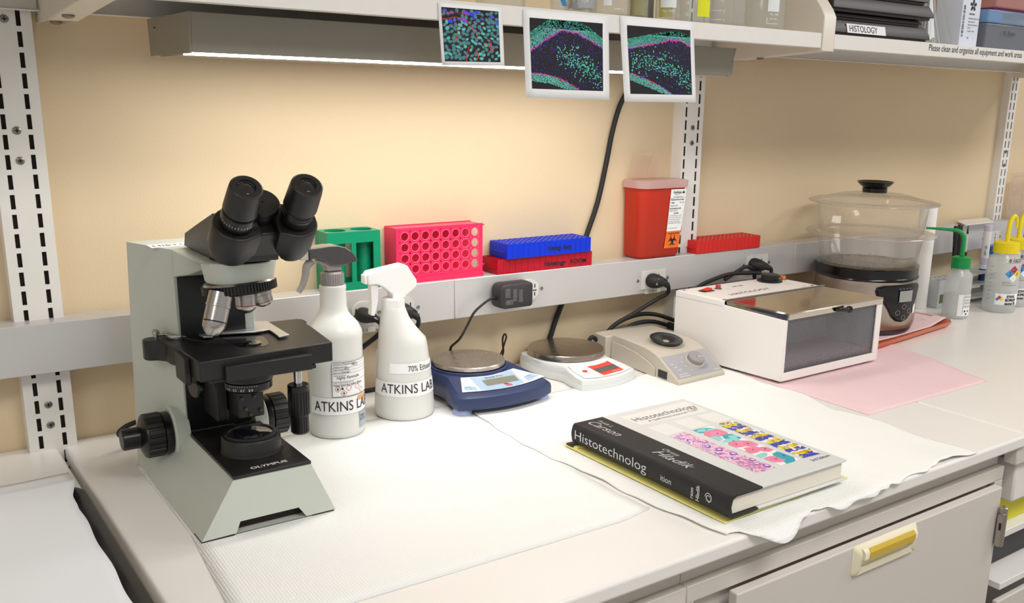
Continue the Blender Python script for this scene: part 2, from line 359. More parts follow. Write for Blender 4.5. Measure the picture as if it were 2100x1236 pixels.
# ---- prints taped to the lip
M_prb = mat('print black', '070308', .4); M_teal = mat('print teal', '4bd0ac', .5); M_teal2 = mat('print pale teal', '78cdbc', .5)
M_blue = mat('print blue', '3232f2', .5); M_pink = mat('print pink', 'ff3db8', .5); M_red = mat('print red', 'ff3a20', .5); M_slate = mat('print slate blue', '6486ad', .5); M_dt = mat('print dark teal', '37837a', .5); M_vio = mat('print violet', '8038e8', .5)
PM = [M_prb, M_teal, M_teal2, M_blue, M_pink, M_red, M_slate, M_dt, M_vio]
def lerp_poly(P, u):
    for (a, b), (c, d) in zip(P, P[1:]):
        if a <= u <= c: return b+(d-b)*(u-a)/(c-a)
    return P[0][1] if u < P[0][0] else P[-1][1]
def sheet(c, im, label, painter):
    (tlx, tlz), (trx, trz), (brx, brz), (blx, blz) = c
    Y = SY-.0012
    t = thing('printed_photo', ((blx+brx)/2, Y, min(blz, brz)), label, 'printed photo', 'fluorescence prints taped to the shelf lip')
    def wp(u, v, off=0):   # u right 0..1, v down 0..1
        x = (tlx*(1-u)+trx*u)*(1-v)+(blx*(1-u)+brx*u)*v; z = (tlz*(1-u)+trz*u)*(1-v)+(blz*(1-u)+brz*u)*v
        y = Y-.0003-.006*max(0, v-.2)*(1+.3*math.sin(u*5+tlx*9))-off
        return (x, y, z)
    b = MB(); n = 10; vs = [wp(i/n, j/n) for j in range(n+1) for i in range(n+1)]
    b.add(vs, [(j*(n+1)+i, (j+1)*(n+1)+i, (j+1)*(n+1)+i+1, j*(n+1)+i+1) for j in range(n) for i in range(n)])
    b.build('paper', M_paper, t, solid=.0003)
    u0, v0, u1, v1 = im; b = MB()
    def ip(u, v, off): return wp(u0+(u1-u0)*u, v0+(v1-v0)*v, off)
    vs = [ip(i/n, j/n, .0004) for j in range(n+1) for i in range(n+1)]
    b.add(vs, [(j*(n+1)+i, (j+1)*(n+1)+i, (j+1)*(n+1)+i+1, j*(n+1)+i+1) for j in range(n) for i in range(n)])
    def dot(u, v, r, k, e=1, ang=0, off=.0006, seg=6):
        b.k = k; P = []
        for i in range(seg):
            a = 2*PI*i/seg; x = r*math.cos(a); y = r*e*math.sin(a)
            uu = min(1, max(0, u+x*math.cos(ang)-y*math.sin(ang))); vv = min(1, max(0, v+x*math.sin(ang)+y*math.cos(ang))); P.append(ip(uu, vv, off))
        b.add(P, [tuple(range(seg))[::-1]])
    painter(dot, random.Random(int(tlx*1000)))
    b.build('image', PM, t, flat=True)
def band_paint(top, low, ltop, lbot, cluster, nclu):
    def f(dot, R):
        for _ in range(950):
            u, v = R.random(), R.random()
            if lerp_poly(low, u) < v < lerp_poly(ltop, u) if u < ltop[-1][0] else v > lerp_poly(low, u):
                dot(u, v, R.uniform(.003, .0065), R.choice([3, 3, 3, 8]), 1, 0, .0005, 4)
        for _ in range(2700):
            u = R.random(); a, c = lerp_poly(top, u), lerp_poly(low, u); v = R.uniform(a-.012, c)
            dot(u, v, R.uniform(.005, .009), R.choice([1, 2, 2, 6]) if v-a > .3*(c-a) else R.choice([1, 1, 7]), 1, 0, .0006, 5)
        for _ in range(900):
            u = R.uniform(0, ltop[-1][0]); a, c = lerp_poly(ltop, u), lerp_poly(lbot, u); v = R.uniform(a, max(a+.005, c))
            if v < 1: dot(u, v, R.uniform(.005, .009), R.choice([1, 2, 2, 6]), 1, 0, .0006, 5)
        for _ in range(150):
            u = R.random(); v = lerp_poly(low, u)+R.gauss(0, .010); dot(u, v, R.uniform(.005, .011), R.choice([4, 4, 8]), 1, 0, .0007, 5)
        for _ in range(90):
            u = R.uniform(0, ltop[-1][0]); v = lerp_poly(ltop, u)+R.gauss(0, .007); dot(u, v, R.uniform(.004, .009), R.choice([4, 5, 8]), 1, 0, .0007, 5)
        k = 0
        while k < nclu:
            u, v, ok = cluster(R)
            if ok and lerp_poly(low, u)+.02 < v < min(lerp_poly(ltop, u) if u < ltop[-1][0] else 1, .985) and u < .985:
                dot(u, v, R.uniform(.008, .0135), R.choice([1, 1, 2]), .6, R.uniform(0, PI), .0008, 7); k += 1
    return f
def p1(dot, R):
    pts = []
    for _ in range(4000):
        u, v = R.uniform(.02, .98), R.uniform(.03, .98)
        if v < .22 and u < .35 and R.random() < .93: continue
        if v > .72 and u > .3 and R.random() < .9: continue
        if all((u-a)**2+(v-c)**2 > .0041 for a, c in pts): pts.append((u, v))
    for u, v in pts:
        e = R.uniform(.6, .85); a = R.uniform(0, PI); r = R.uniform(.036, .047); base = R.choice([6, 7, 1]) if v > .25 else R.choice([6, 3, 6])
        dot(u, v, r, 6 if base != 7 else 7, e, a, .0005, 12); dot(u, v, r*.78, 7 if base == 6 else base, e, a, .0006, 10)
        for _ in range(5): dot(u+R.gauss(0, .011), v+R.gauss(0, .011), R.uniform(.003, .007), R.choice([1, 2, 6, 3]), 1, 0, .0007, 5)
    for u, v, r in ((.42, .08, .05), (.52, .1, .045), (.38, .22, .05), (.14, .25, .045), (.6, .05, .04), (.55, .17, .03)): dot(u, v, r, 8 if r > .045 else 3, .8, .5, .0008, 10)
    for P in ([(0, .22), (.12, .2), (.25, .17), (.4, .22), (.48, .3), (.55, .42), (.6, .55)], [(.05, .12), (.2, .09), (.4, .1)], [(.55, .78), (.58, .88), (.56, .95)], [(.42, .72), (.38, .9), (.36, 1)], [(.7, .62), (.78, .7), (.86, .78), (.82, .68), (.84, .6)], [(.25, .3), (.24, .5), (.2, .62)]):
        Q = spline([(a, c, 0) for a, c in P], 8)
        for i, p in enumerate(Q): dot(p.x+R.gauss(0, .003), p.y+R.gauss(0, .003), R.uniform(.005, .011), 5, 1, 0, .0009, 5)
def c2(R):
    t = R.betavariate(1.6, 1.5); u = .33+.67*t; v = .47+.38*t**1.4+R.gauss(0, .075+.03*math.sin(PI*t)); return u, v, True
def c3(R):
    t = R.random(); u = .04+.95*t; v = .55+.28*t**1.6-.10*math.sin(PI*t)+R.gauss(0, .09); return u, v, True
sheet([(.643, .6055), (.742, .6055), (.744, .530), (.646, .5275)], (.045, .067, .935, .935), 'smallest printed photo on the shelf lip, packed round blue-green cells with red threads', p1)
sheet([(.776, .6065), (.928, .6065), (.931, .488), (.779, .489)], (.068, .090, .922, .895), 'printed photo with a peaked teal arch of cells, middle print on shelf lip',
      band_paint([(0, .22), (.12, .12), (.27, .01), (.62, .02), (.78, .07), (1, .24)], [(0, .46), (.2, .30), (.43, .14), (.63, .17), (.83, .27), (1, .36)], [(0, .78), (.2, .79), (.45, .87), (.66, 1.0)], [(0, .89), (.25, .92), (.45, .99), (.66, 1.0)], c2, 250))
sheet([(.949, .6085), (1.1, .6085), (1.108, .487), (.959, .486)], (.085, .10, .945, .905), 'printed photo with a broad teal cell cluster under a low arch, nearest the bracket',
      band_paint([(0, .21), (.2, .16), (.5, .09), (.8, .04), (1, .12)], [(0, .34), (.2, .29), (.45, .24), (.66, .17), (.85, .18), (1, .25)], [(0, .69), (.25, .77), (.5, .88), (.68, 1.0)], [(0, .79), (.3, .9), (.5, .98), (.68, 1.0)], c3, 330))

# ---- glassware on the left shelf
M_glass = clear('lab glass', 'fafbfa', .90, 'ffffff', .04); M_yel = mat('yellow tape', 'e3e312', .5); M_wm = mat('white glass print', 'e8ecec', .6)
M_mglass = clear('cloudy lab glass', 'cfcfc8', .55, 'b9b8b2', .1)
def marks_part(mb_fn, t, name='white_markings'): b = MB(); mb_fn(b); return b.build(name, M_wm, t)
def beaker(x, y, r, h, label, deco=None, name='glass_beaker', cat='beaker', glass=None):
    t = thing(name, (x, y, SZ1), label, cat, 'glassware on the left shelf'); z = SZ1+.0004
    b = MB(); b.M = frame((x, y, z)); b.lathe([(.001, 0), (r-.004, 0), (r, .004), (r, h), (r+.002, h+.003), (r, h+.003), (r-.0015, h), (r-.0015, .006), (r-.005, .003), (.001, .003)], 40, caps=False)
    b.build('vessel', glass or M_glass, t)
    if deco: deco(t, x, y, r, z)
    return t
def D(mm): return math.radians(mm)
AF = -2.25   # azimuth facing the camera
def deco_blue(t, x, y, r, z):
    b = MB(); f = cyl_fn(x, y, r, AF, z)
    for k in range(10): grid_patch(b, f, -.004+.0011*k*(1 if k < 6 else .9), .003+.0011*k, .028-.0022*k, .031-.0022*k, 3)
    lab(b.build('marking', mat('blue print', '1f7fb6', .5), t), 'blue printed mark')
def deco_foil(t, x, y, r, z):
    b = MB(); R = random.Random(4); n = 26; rings = []
    for j in range(8): rings.append([((r*.85+R.uniform(-.004, .003))*math.cos(2*PI*i/n), (r*.85+R.uniform(-.004, .003))*math.sin(2*PI*i/n), .010+.007*j+R.uniform(-.003, .003)) for i in range(n)])
    b.M = frame((x, y, z)); b.loft(rings); b.build('crumpled_foil', mat('aluminium foil', 'cfcfd4', .22, metal=1), t, ang=5)
def deco_label(t, x, y, r, z):
    b = MB(); f = cyl_fn(x, y, r, AF, z); grid_patch(b, f, -.009, .003, .015, .045, 5); b.build('white_patch', M_wm, t)
    b = MB()
    for zz in (.010, .025): grid_patch(b, f, .007, .018, zz, zz+.0008, 3)
    text_on(b, '1', .006, lambda u, v: f(u+.020, v+.008)); b.build('white_markings', M_wm, t)
def deco_yellow(w):
    def g(t, x, y, r, z):
        b = MB(); b.M = frame((x, y, z)); b.lathe([(r*.7, .005), (r*.72, .08)], 24); b.build('yellow_liquid', clear('yellow contents', 'd8d020', .45, 'c9c11a'), t)
    return g
def deco_1000(t, x, y, r, z):
    b = MB(); f = cyl_fn(x, y, r, AF, z); grid_patch(b, f, -.014, .012, .020, .05, 6); text_on(b, 'No. 1000', .006, lambda u, v: f(u-.011, v+.013), sx=.9); b.build('white_markings', M_wm, t)
    b = MB(); grid_patch(b, cyl_fn(x, y, r-.004, AF, z), -.018, .006, .006, .045, 6); b.build('yellow_liquid', clear('yellow contents', 'd8d020', .45, 'c9c11a'), t)
def deco_50(t, x, y, r, z):
    b = MB(); f = cyl_fn(x, y, r, AF-.3, z)
    grid_patch(b, f, -.017, -.016, .0125, .05, 1)
    for zz, s in ((.0125, '25'), (.030, '50')): grid_patch(b, f, -.016, -.010, zz, zz+.0012, 2); text_on(b, s, .0065, lambda u, v, zz=zz: f(u-.007, v+zz-.002), weight=.0002)
    b.build('white_markings', M_wm, t)
    b = MB(); f = cyl_fn(x, y, r, AF, z, .0007); grid_patch(b, f, .004, .028, .0095, .035, 8); b.build('yellow_tape', M_yel, t)
def deco_big(t, x, y, r, z):
    b = MB(); f = cyl_fn(x, y, r, AF-.35, z)
    for zz in (.010, .024): grid_patch(b, f, -.004, .014, zz, zz+.0009, 4); text_on(b, '2' if zz > .02 else '1', .007, lambda u, v, zz=zz: f(u+.0155, v+zz-.003))
    b.build('white_markings', M_wm, t)
def deco_big2(t, x, y, r, z):
    b = MB(); f = cyl_fn(x, y, r, AF+.42, z); grid_patch(b, f, -.012, .010, .030, .06, 6); text_on(b, 'No. 1000', .005, lambda u, v: f(u-.008, v+.024), sx=.9)
    text_on(b, 'Pyrex Glass', .004, lambda u, v: f(u-.008, v+.017), sx=.8); grid_patch(b, f, -.013, -.012, .010, .020, 1); grid_patch(b, f, -.012, .009, .010, .0108, 3); b.build('white_markings', M_wm, t)
beaker(.790, -.225, .036, .11, 'plain clear beaker farthest left, mostly hidden above the printed photos')
beaker(.868, -.262, .0135, .07, 'narrow glass vial with a blue printed mark', deco_blue, 'glass_vial', 'vial')
beaker(.916, -.250, .024, .085, 'small glass jar with crumpled foil inside', deco_foil, 'glass_jar', 'jar')
beaker(.972, -.250, .032, .10, 'glass beaker with a white patch and graduation ticks, right of the foil jar', deco_label)
beaker(1.018, -.262, .0165, .10, 'narrow glass cylinder of yellow liquid', deco_yellow(1), 'glass_cylinder', 'measuring cylinder')
beaker(1.066, -.225, .014, .09, 'narrow grey glass cylinder, behind the yellow liquid one', None, 'glass_cylinder', 'measuring cylinder', M_mglass)
beaker(1.082, -.262, .0205, .10, 'glass beaker marked No. 1000 over yellow liquid', deco_1000)
beaker(1.137, -.262, .0290, .11, 'glass beaker marked 25 and 50 with yellow tape', deco_50)
beaker(1.225, -.235, .044, .13, 'large glass beaker with two graduation lines, right of the yellow tape')
deco_big(COL.objects['glass_beaker.004'] if 'glass_beaker.004' in COL.objects else None, 1.225, -.235, .044, SZ1+.0004)
beaker(1.325, -.232, .046, .13, 'large glass beaker with a white printed shield, next to the bracket', deco_big2)

# ---- black trays on the right shelf
M_tray = mat('black tray plastic', '2a2623', .42, noise=.08, nscale=30)
for k, (x1, z0, h, dy, l) in enumerate(((1.757, .0004, .0275, 0, 'bottom black slide tray carrying the HISTOLOGY label'), (1.734, .0282, .0130, .004, 'thin black slide tray second from the shelf'),
                                        (1.760, .0415, .0270, -.002, 'black slide tray third from the shelf, jutting out at its right end'), (1.742, .0690, .026, .002, 'topmost black slide tray of the stack'))):
    t = thing('slide_tray', (1.61, -.17, SZ1+z0), l, 'tray', 'black slide trays stacked on the right shelf'); z = SZ1+z0
    x0 = 1.4500; y0 = -.290+dy; b = MB()
    sec = lambda i, zz: [(x0+i, y0+i, zz), (x1-i, y0+i, zz), (x1-i, -.05-i, zz), (x0+i, -.05-i, zz)]
    b.loft([sec(.006, z+.0), sec(.006, z+.005), sec(0, z+.0052), sec(.002, z+h*.55), sec(.0085, z+h)]); b.build('body', M_tray, t, bevel=.0012)
    if k == 0:
        dz, dyy = .0105, .0042
        n = Vector((0, dyy, h*.45)).normalized()
        b = MB(); M_ = frame((1.4965, y0-.0008, z+.0055), (1, 0, 0), tuple(Vector((0, .0042, .0165)).normalized()), (0, -1, .2)); b.M = M_
        b.box((0, 0, 0), (.115, .0165, .0006)); b.k = 1; text_on(b, 'HISTOLOGY', .0165, lambda u, v: Vector((u+.006, v+.0025, .0010)), sx=.92); b.build('label_strip', [M_paper, M_ink], t)
# flask with glass rods
t = thing('conical_flask', (1.822, -.235, SZ1), 'clear conical flask full of thin glass pipettes', 'flask'); b = MB(); b.M = frame((1.822, -.235, SZ1+.0004))
b.lathe([(.001, 0), (.048, 0), (.0515, .006), (.050, .014), (.017, .115), (.016, .14), (.019, .142)], 40, caps=False); b.build('vessel', M_glass, t)
R = random.Random(3)
for k in range(30):
    a = R.uniform(0, 2*PI); q = R.uniform(0, .030); bx, by = 1.822+q*math.cos(a), -.235+q*math.sin(a); tx, ty = 1.822+R.uniform(-.011, .011), -.235+R.uniform(-.011, .011)
    o = MB().tube([(bx, by, SZ1+.003), (tx, ty, SZ1+.15)], R.uniform(.0013, .0022), 6).build('glass_pipette', clear('pipette glass', 'f2f4f4', .35, 'f2f4f4', .05)); tag(o, 'thin clear glass pipette standing in the conical flask', 'pipette', 'pipettes in the conical flask')
o = MB().box((1.83, -.10, SZ1+.0004), (1.93, -.06, SZ1+.095)).build('plastic_box', mat('dark blue plastic', '16308f', .4), bevel=.004); tag(o, 'dark blue plastic box behind the conical flask', 'box')
# white carton
t = thing('carton', (1.912, -.25, SZ1), 'white carton printed with a black five-petal flower and a barcode', 'box'); z = SZ1+.0004
b = MB().box((1.881, -.275, z), (1.947, -.215, z+.135)).build('box', mat('pale blue white card', 'dfe4f2', .5), t, bevel=.0008)
b = MB(); f = plane_fn((1.881, -.275, z), (1, 0, 0), (0, 0, 1), .0004)
def P3(u, v): return f(u, v)
for k in range(5):
    a = PI/2+2*PI*k/5; pts = []
    for i in range(10):
        q = 2*PI*i/10; rx = .0052*math.cos(q)+.0068; ry = .0033*math.sin(q)*(1+.2*math.cos(q)); pts.append(P3(.038+rx*math.cos(a)-ry*math.sin(a), .082+rx*math.sin(a)+ry*math.cos(a)))
    b.add(pts, [tuple(range(10))])
text_on(b, 'SAKURA', .0052, lambda u, v: P3(u+.026, v+.0635), sx=1.05, weight=.0001)
for i, s in enumerate(('Embedding medium for frozen', 'tissue specimens', 'Optimal Cutting Temperature', '(O.C.T.)', 'Contains: 118 ml')): text_on(b, s, .0048, lambda u, v, i=i: P3(u+.025, v+.055-.0062*i), sx=.78 if i != 2 else .62)
text_on(b, 'REF', .005, lambda u, v: P3(u+.027, v+.0165), sx=.8); text_on(b, 'i', .005, lambda u, v: P3(u+.050, v+.0165))
R = random.Random(9); q = .020
while q < .082: w = R.uniform(.0006, .0022); b.add([P3(.004, q), P3(.011, q), P3(.011, q+w), P3(.004, q+w)], [(0, 1, 2, 3)]); q += w+R.uniform(.0007, .002)
b.build('printing', M_ink, t)
# clear storage box
t = thing('storage_box', (2.10, -.2, SZ1), 'clear plastic storage box with a pale blue upper tier', 'box'); b = MB(); z = SZ1+.0004
M_cb = clear('frosted plastic', 'c9cdd6', .45, 'a9adb8', .15)
sec = lambda i, zz: [(1.972+i, -.280+i, zz), (2.26-i, -.280+i, zz), (2.26-i, -.10-i, zz), (1.972+i, -.10-i, zz)]
b.loft([sec(.006, z), sec(.001, z+.052)]); b.build('lower_tier', M_cb, t, bevel=.003)
b = MB(); b.loft([sec(.001, z+.0525), sec(-.002, z+.079)]); b.build('lid', clear('pale blue plastic', 'bcd2ee', .5, 'b7cbe6', .15), t, bevel=.003)
b = MB(); b.box((1.978, -.272, z+.0545), (2.04, -.12, z+.076)); lab(b.build('cyan_insert', mat('cyan plastic', '59c6e4', .4), t), 'bright cyan insert')
b = MB(); b.box((1.985, -.27, z+.004), (2.25, -.12, z+.045)); b.build('contents', mat('dull grey contents', '77747a', .7), t)
b = MB(); text_on(b, 'K_Timer', .012, plane_fn((2.035, -.2812, z+.030), (1, 0, 0), (0, 0, 1), .001), sx=1.1); b.build('lettering', M_ink, t)
t = thing('storage_box', (2.15, -.2, SZ1+.08), 'pink-lidded plastic box lying on top of the clear storage box', 'box'); b = MB().box((2.02, -.262, z+.0815), (2.27, -.10, z+.086)).build('base', mat('purple plastic', '7a2a86', .4), t, bevel=.001)
b = MB().box((2.015, -.268, z+.0862), (2.275, -.095, z+.12)).build('lid', clear('pink plastic', 'e8b9b4', .35, 'd9a8a0', .2), t, bevel=.003)
# ================================================================ MICROSCOPE
M_grn = mat('pale grey-green enamel', 'c3c9bf', .38, noise=.02, nscale=60, bump=.04, bscale=700)
M_mb = mat('satin black enamel', '171616', .4, bump=.12, bscale=1400); M_mb2 = mat('smooth black metal', '121213', .28)
M_ochr = mat('satin nickel', 'b3b0ac', .25, metal=1); M_lens = mat('coated lens', '101018', .04, coat=1)
sc = thing('microscope', (.3545, -.29, 0), 'grey-green and black binocular laboratory microscope on the white bench mat', 'microscope')
cx, oy = .3545, -.340
# base + column body
b = MB()
B = lambda x, y, z: (x, y, z)
V = [(.265, -.150, .003), (.265, -.4336, .003), (.4235, -.4322, .003), (.4320, -.150, .003),   # 0-3 bottom
     (.3085, -.2385, .062), (.3085, -.4187, .062), (.4005, -.4187, .062), (.4005, -.2385, .062),   # 4-7 deck
     (.275, -.150, .3005), (.306, -.2385, .3005), (.4045, -.2385, .3005), (.434, -.150, .3005)]   # 8-11 top
fz = lambda z: -.4330+(z/.062)*.0143
b.add(V + [(.304, fz(.003), .003), (.310, fz(.0150), .0150), (.379, fz(.0150), .0150), (.387, fz(.003), .003)],
      [(0, 4, 5, 1)[::-1], (0, 8, 9, 4)[::-1], (2, 6, 7, 3)[::-1], (7, 10, 11, 3)[::-1], (4, 7, 6, 5)[::-1], (4, 9, 10, 7)[::-1], (8, 11, 10, 9)[::-1], (0, 3, 11, 8)[::-1],
       (1, 12, 13, 14, 15, 2, 6, 5), (0, 1, 12, 15, 2, 3)[::-1]])
b.build('body', M_grn, sc, bevel=.0022, seg=3)
b = MB(); b.box((.300, -.420, .0034), (.392, -.40, .0148)); 
b.build('notch_shade_block', M_dark, sc)  # dark block stands in for the shadow inside the base notch
for i, (x, y) in enumerate(((.276, -.424), (.411, -.423), (.279, -.17), (.42, -.17))):
    b = MB(); b.box((x-.011 if i % 2 == 0 else x-.016, y-.008, 0), (x+.026 if i == 0 else x+.011, y+.02, .0029)); b.build('foot', M_rub, sc)
# black deck plate and column face panel
b = MB(); b.prism([(.3095, -.2425), (.3080, -.4200), (.4005, -.4200), (.4000, -.2425)], .0622, .0660); dk = b.build('deck_plate', M_mb, sc, bevel=.0006)
b = MB(); text_on(b, 'OLYMPUS', .0090, plane_fn((.3325, -.4085, .0660), (1, .02, 0), (0, 1, 0), .0003), sx=1.12, weight=.00025); b.build('lettering', mat('silver print', 'd9d9d9', .4), dk)
b = MB()
for k in range(9): b.box((.315, -.2480-.004*k, .0660), (.352, -.2500-.004*k, .0668))
b.build('vent_ribs', M_mb, dk)
b = MB(); b.prism([(.3100, -.2387), (.3095, -.2420), (.3905, -.2420), (.3910, -.2387)], .0665, .2660); b.build('column_panel', M_mb2, sc, bevel=.0006)
# light outlet
b = MB(); b.M = frame((cx+.001, -.3440, .0662)); b.lathe([(.001, 0), (.0365, 0), (.0355, .003), (.0345, .018), (.0335, .0195), (.0300, .0200), (.0298, .0225), (.0262, .0228), (.0255, .0212), (.001, .0212)], 56, caps=False)
lt = b.build('light_outlet', M_mb, sc, ang=30)
b = MB(); b.M = frame((cx+.001, -.3440, .0876)); b.lathe([(.0252, 0), (.020, .0012), (.010, .0022), (.0001, .0026)], 40, caps=False); b.build('lens', M_lens, lt)
b = MB(); b.box((cx-.008, -.3140, .0868), (cx+.012, -.3085, .0905)); b.build('catch', M_mb, lt)
# focus knobs
KY, KZ = -.2160, .0615
def knob(x, s):
    k = MB(); k.M = axis_frame((x, KY, KZ), (s, 0, 0)); return k
for s, xb in ((-1, .2985), (1, .4060)):
    k = knob(xb, s); k.lathe([(.0335, -.012), (.0335, .004), (.031, .006), (.02, .006)], 48); k.build('knob_boss', M_grn, sc)
    k = knob(xb+s*.0065, s); k.lathe([(.0270, 0), (.0275, .001), (.0275, .009), (.0265, .0100), (.0285, .0105)], 48); k.k = 1; k.gear(.0285, .0106, .0300, 20, .055); k.k = 0
    k.lathe([(.0278, .0300), (.0270, .0316), (.0140, .0372), (.001, .0372)], 48)
    ck = k.build('coarse_focus_knob', [M_mb2, M_mb], sc, ang=30)
    k = knob(xb+s*.0438, s); k.gear(.0138, 0, .0190, 40, .04); k.k = 1; k.lathe([(.0130, .0190), (.0122, .0205), (.001, .0205)], 32); k.build('fine_focus_knob', [M_mb2, M_mb], ck, ang=30)
# stage
ST, SBm = .1870, .1620
stage = [(.2975, -.3552), (.4635, -.3470), (.4740, -.2500), (.4745, -.2300), (.4800, -.2230), (.4800, -.2090), (.4740, -.2020), (.4100, -.2000), (.3350, -.2080), (.3020, -.2110), (.2930, -.2070), (.2800, -.2050), (.2725, -.2080), (.2690, -.2150), (.2692, -.2230), (.2730, -.2290), (.2810, -.2320), (.2890, -.2420), (.2905, -.2600), (.2960, -.2780), (.2950, -.3000)]
hole = [(.3500, -.2300), (.4060, -.2330), (.3950, -.3090), (.3880, -.3240), (.3600, -.3200)]
# top plate as a ring of quads around the slot
b = MB(); b.prism(stage, SBm, ST); sp = b.build('stage', M_mb, sc, bevel=.0014)
b = MB(); b.box((.3255, -.3610, .1595), (.4310, -.3475, .1785)); b.box((.3100, -.3500, .1570), (.4400, -.2400, .1618)); b.build('stage_carrier', M_mb, sc, bevel=.0008)
b = MB(); b.box((.2895, -.3235, .1520), (.2960, -.2820, .1840)); b.box((.2962, -.3215, .1530), (.3040, -.2900, .1655)); b.build('side_clamp', M_mb, sc, bevel=.0012)
b = MB(); b.prism([(.3520, -.2320), (.4060, -.2350), (.3985, -.2950), (.3930, -.3170), (.3860, -.3240), (.3640, -.3200), (.3590, -.3100)], ST+.00005, ST+.0004)
slot = b.build('specimen_slot', M_blkg, sc)
b = MB(); b.M = frame((.3765, -.3060, ST+.0005)); b.lathe([(.0105, 0), (.0105, .0016), (.0085, .0020), (.001, .0008)], 32, caps=False); b.build('condenser_top', M_lens, slot)
# slide holder
hz = .1905
P = [(.3058, -.2108), (.3371, -.2167), (.3558, -.1975), (.4016, -.1982), (.429, -.2147), (.4278, -.2376), (.4264, -.299), (.4114, -.3029), (.4136, -.2761), (.414, -.2601), (.3948, -.2614), (.3489, -.246), (.3422, -.2596), (.3323, -.2548), (.3296, -.2342)]
b = MB(); b.prism(P, hz-.0014, hz+.0010); hl = b.build('slide_holder', mat('satin aluminium', 'c4c3c6', .33, metal=.8), sc, bevel=.0005)
b = MB(); b.M = frame((.3120, -.2270, ST+.0002)); b.lathe([(.001, 0), (.0165, 0), (.0172, .003), (.0165, .0056), (.001, .0062)], 32, caps=False, ex=1, ey=.9); b.build('holder_pivot', M_ochr, hl)
b = MB().tube(spline([(.306, -.232, .1905), (.3180, -.2600, .1903), (.3381, -.2880, .1898), (.3600, -.3010, .1896), (.3760, -.3060, .1905)], 8), .0022, 8, flat=.6); b.build('spring_finger', mat('dark gunmetal', '3b3a3c', .3, metal=.8), hl)
for x, y in ((.2850, -.2190), (.3930, -.2060)):
    b = MB(); b.M = frame((x, y, ST)); b.lathe([(.0028, 0), (.0028, .005), (.0046, .006), (.0046, .010), (.003, .0118), (.0001, .012)], 20); b.build('thumb_screw', M_ochr, hl)
b = MB().tube([(.286, -.219, .1915), (.305, -.222, .1915)], .0018, 8); b.build('tie_rod', M_ochr, hl)
# stage drive
DX, DY = .4232, -.3300
b = MB(); b.M = frame((DX, DY, 0)); b.lathe([(.0052, .130), (.0052, .1659)], 20); pf = b.build('stage_drive_shaft', M_chr, sc)
b = MB(); b.M = frame((DX, DY, 0)); b.lathe([(.001, .1340), (.0125, .1340), (.0135, .1330), (.0135, .1260)], 32, caps=False); b.gear(.0136, .0960, .1262, 22, .07); b.lathe([(.0122, .0958), (.0122, .0930)], 32); b.gear(.0116, .0720, .0930, 22, .07); b.lathe([(.0112, .0720), (.0098, .0700), (.001, .0700)], 32)
b.build('stage_drive_knob', M_mb2, sc, ang=30)
# condenser and its carrier
b = MB(); b.M = frame((.3610, -.3300, 0)); b.lathe([(.001, .1655), (.0300, .1655), (.0310, .160), (.0310, .1560), (.0290, .1550), (.0290, .1520)], 48, caps=False)
b.lathe([(.001, .1518), (.0262, .1518), (.0280, .1500), (.0280, .1420), (.0262, .1400), (.0200, .1395)], 48, caps=False); cd = b.build('condenser', M_mb2, sc)
b = MB(); f = cyl_fn(.3610, -.3300, .0280, -2.35, .1428, .0003)
for i, s in enumerate(('0.3', '0.5', '0.7', '0.9')): text_on(b, s, .0042, lambda u, v, i=i: f(u-.016+.0095*i, v))
for i in range(16): u = -.020+.0028*i; b.add([f(u, .0052), f(u+.0004, .0052), f(u+.0004, .0066), f(u, .0066)], [(0, 1, 2, 3)])
b.build('scale_marks', mat('white engraving', 'cfcfcf', .5), cd)
b = MB(); b.box((.3450, -.3380, .1040), (.3760, -.2440, .1394)); b.box((.3300, -.3000, .0920), (.3439, -.2440, .1500)); cb = b.build('condenser_carrier', M_mb, sc, bevel=.0015)
b = MB()
for x, z in ((.349, .130), (.364, .131), (.353, .1165), (.371, .112), (.358, .1085)):
    q = MB(); q.M = axis_frame((x, -.3402, z), (0, -1, 0)); q.lathe([(.0024, 0), (.0020, .0012), (.0001, .0014)], 12); b.v += q.v[:]; n = len(b.v)-len(q.v); b.f += [tuple(i+n for i in f_) for f_ in q.f]; b.mi += [0]*len(q.f)
b.build('screws', mat('dim brass screw', '4d4636', .4, metal=.6), cb)
q = MB(); q.M = axis_frame((.3085, -.3000, .1420), (-1, -.2, 0)); q.lathe([(.0125, -.003), (.0135, 0), (.0135, .004), (.012, .006), (.001, .006)], 32, ey=1); q.build('condenser_knob', M_mb2, sc)
# arm
b = MB()
b.loft([[(.3062, -.2390, .2665), (.4045, -.2390, .2665), (.4045, -.2390, .3004), (.3062, -.2390, .3004)],
        [(.3125, -.2800, .2750), (.3985, -.2800, .2750), (.4045, -.2800, .3004), (.3062, -.2800, .3004)],
        [(.3240, -.3120, .2860), (.3880, -.3120, .2860), (.4045, -.3250, .3004), (.3062, -.3250, .3004)],
        [(.3280, -.3500, .2930), (.3840, -.3500, .2930), (.3990, -.3600, .3004), (.3110, -.3600, .3004)]])
b.M = frame((cx, oy, 0)); b.lathe([(.001, .2745), (.0365, .2745), (.0385, .2760), (.0390, .2800), (.0420, .2960), (.0425, .3006), (.001, .3006)], 56, caps=False)
b.build('arm', M_grn, sc, bevel=.0012)
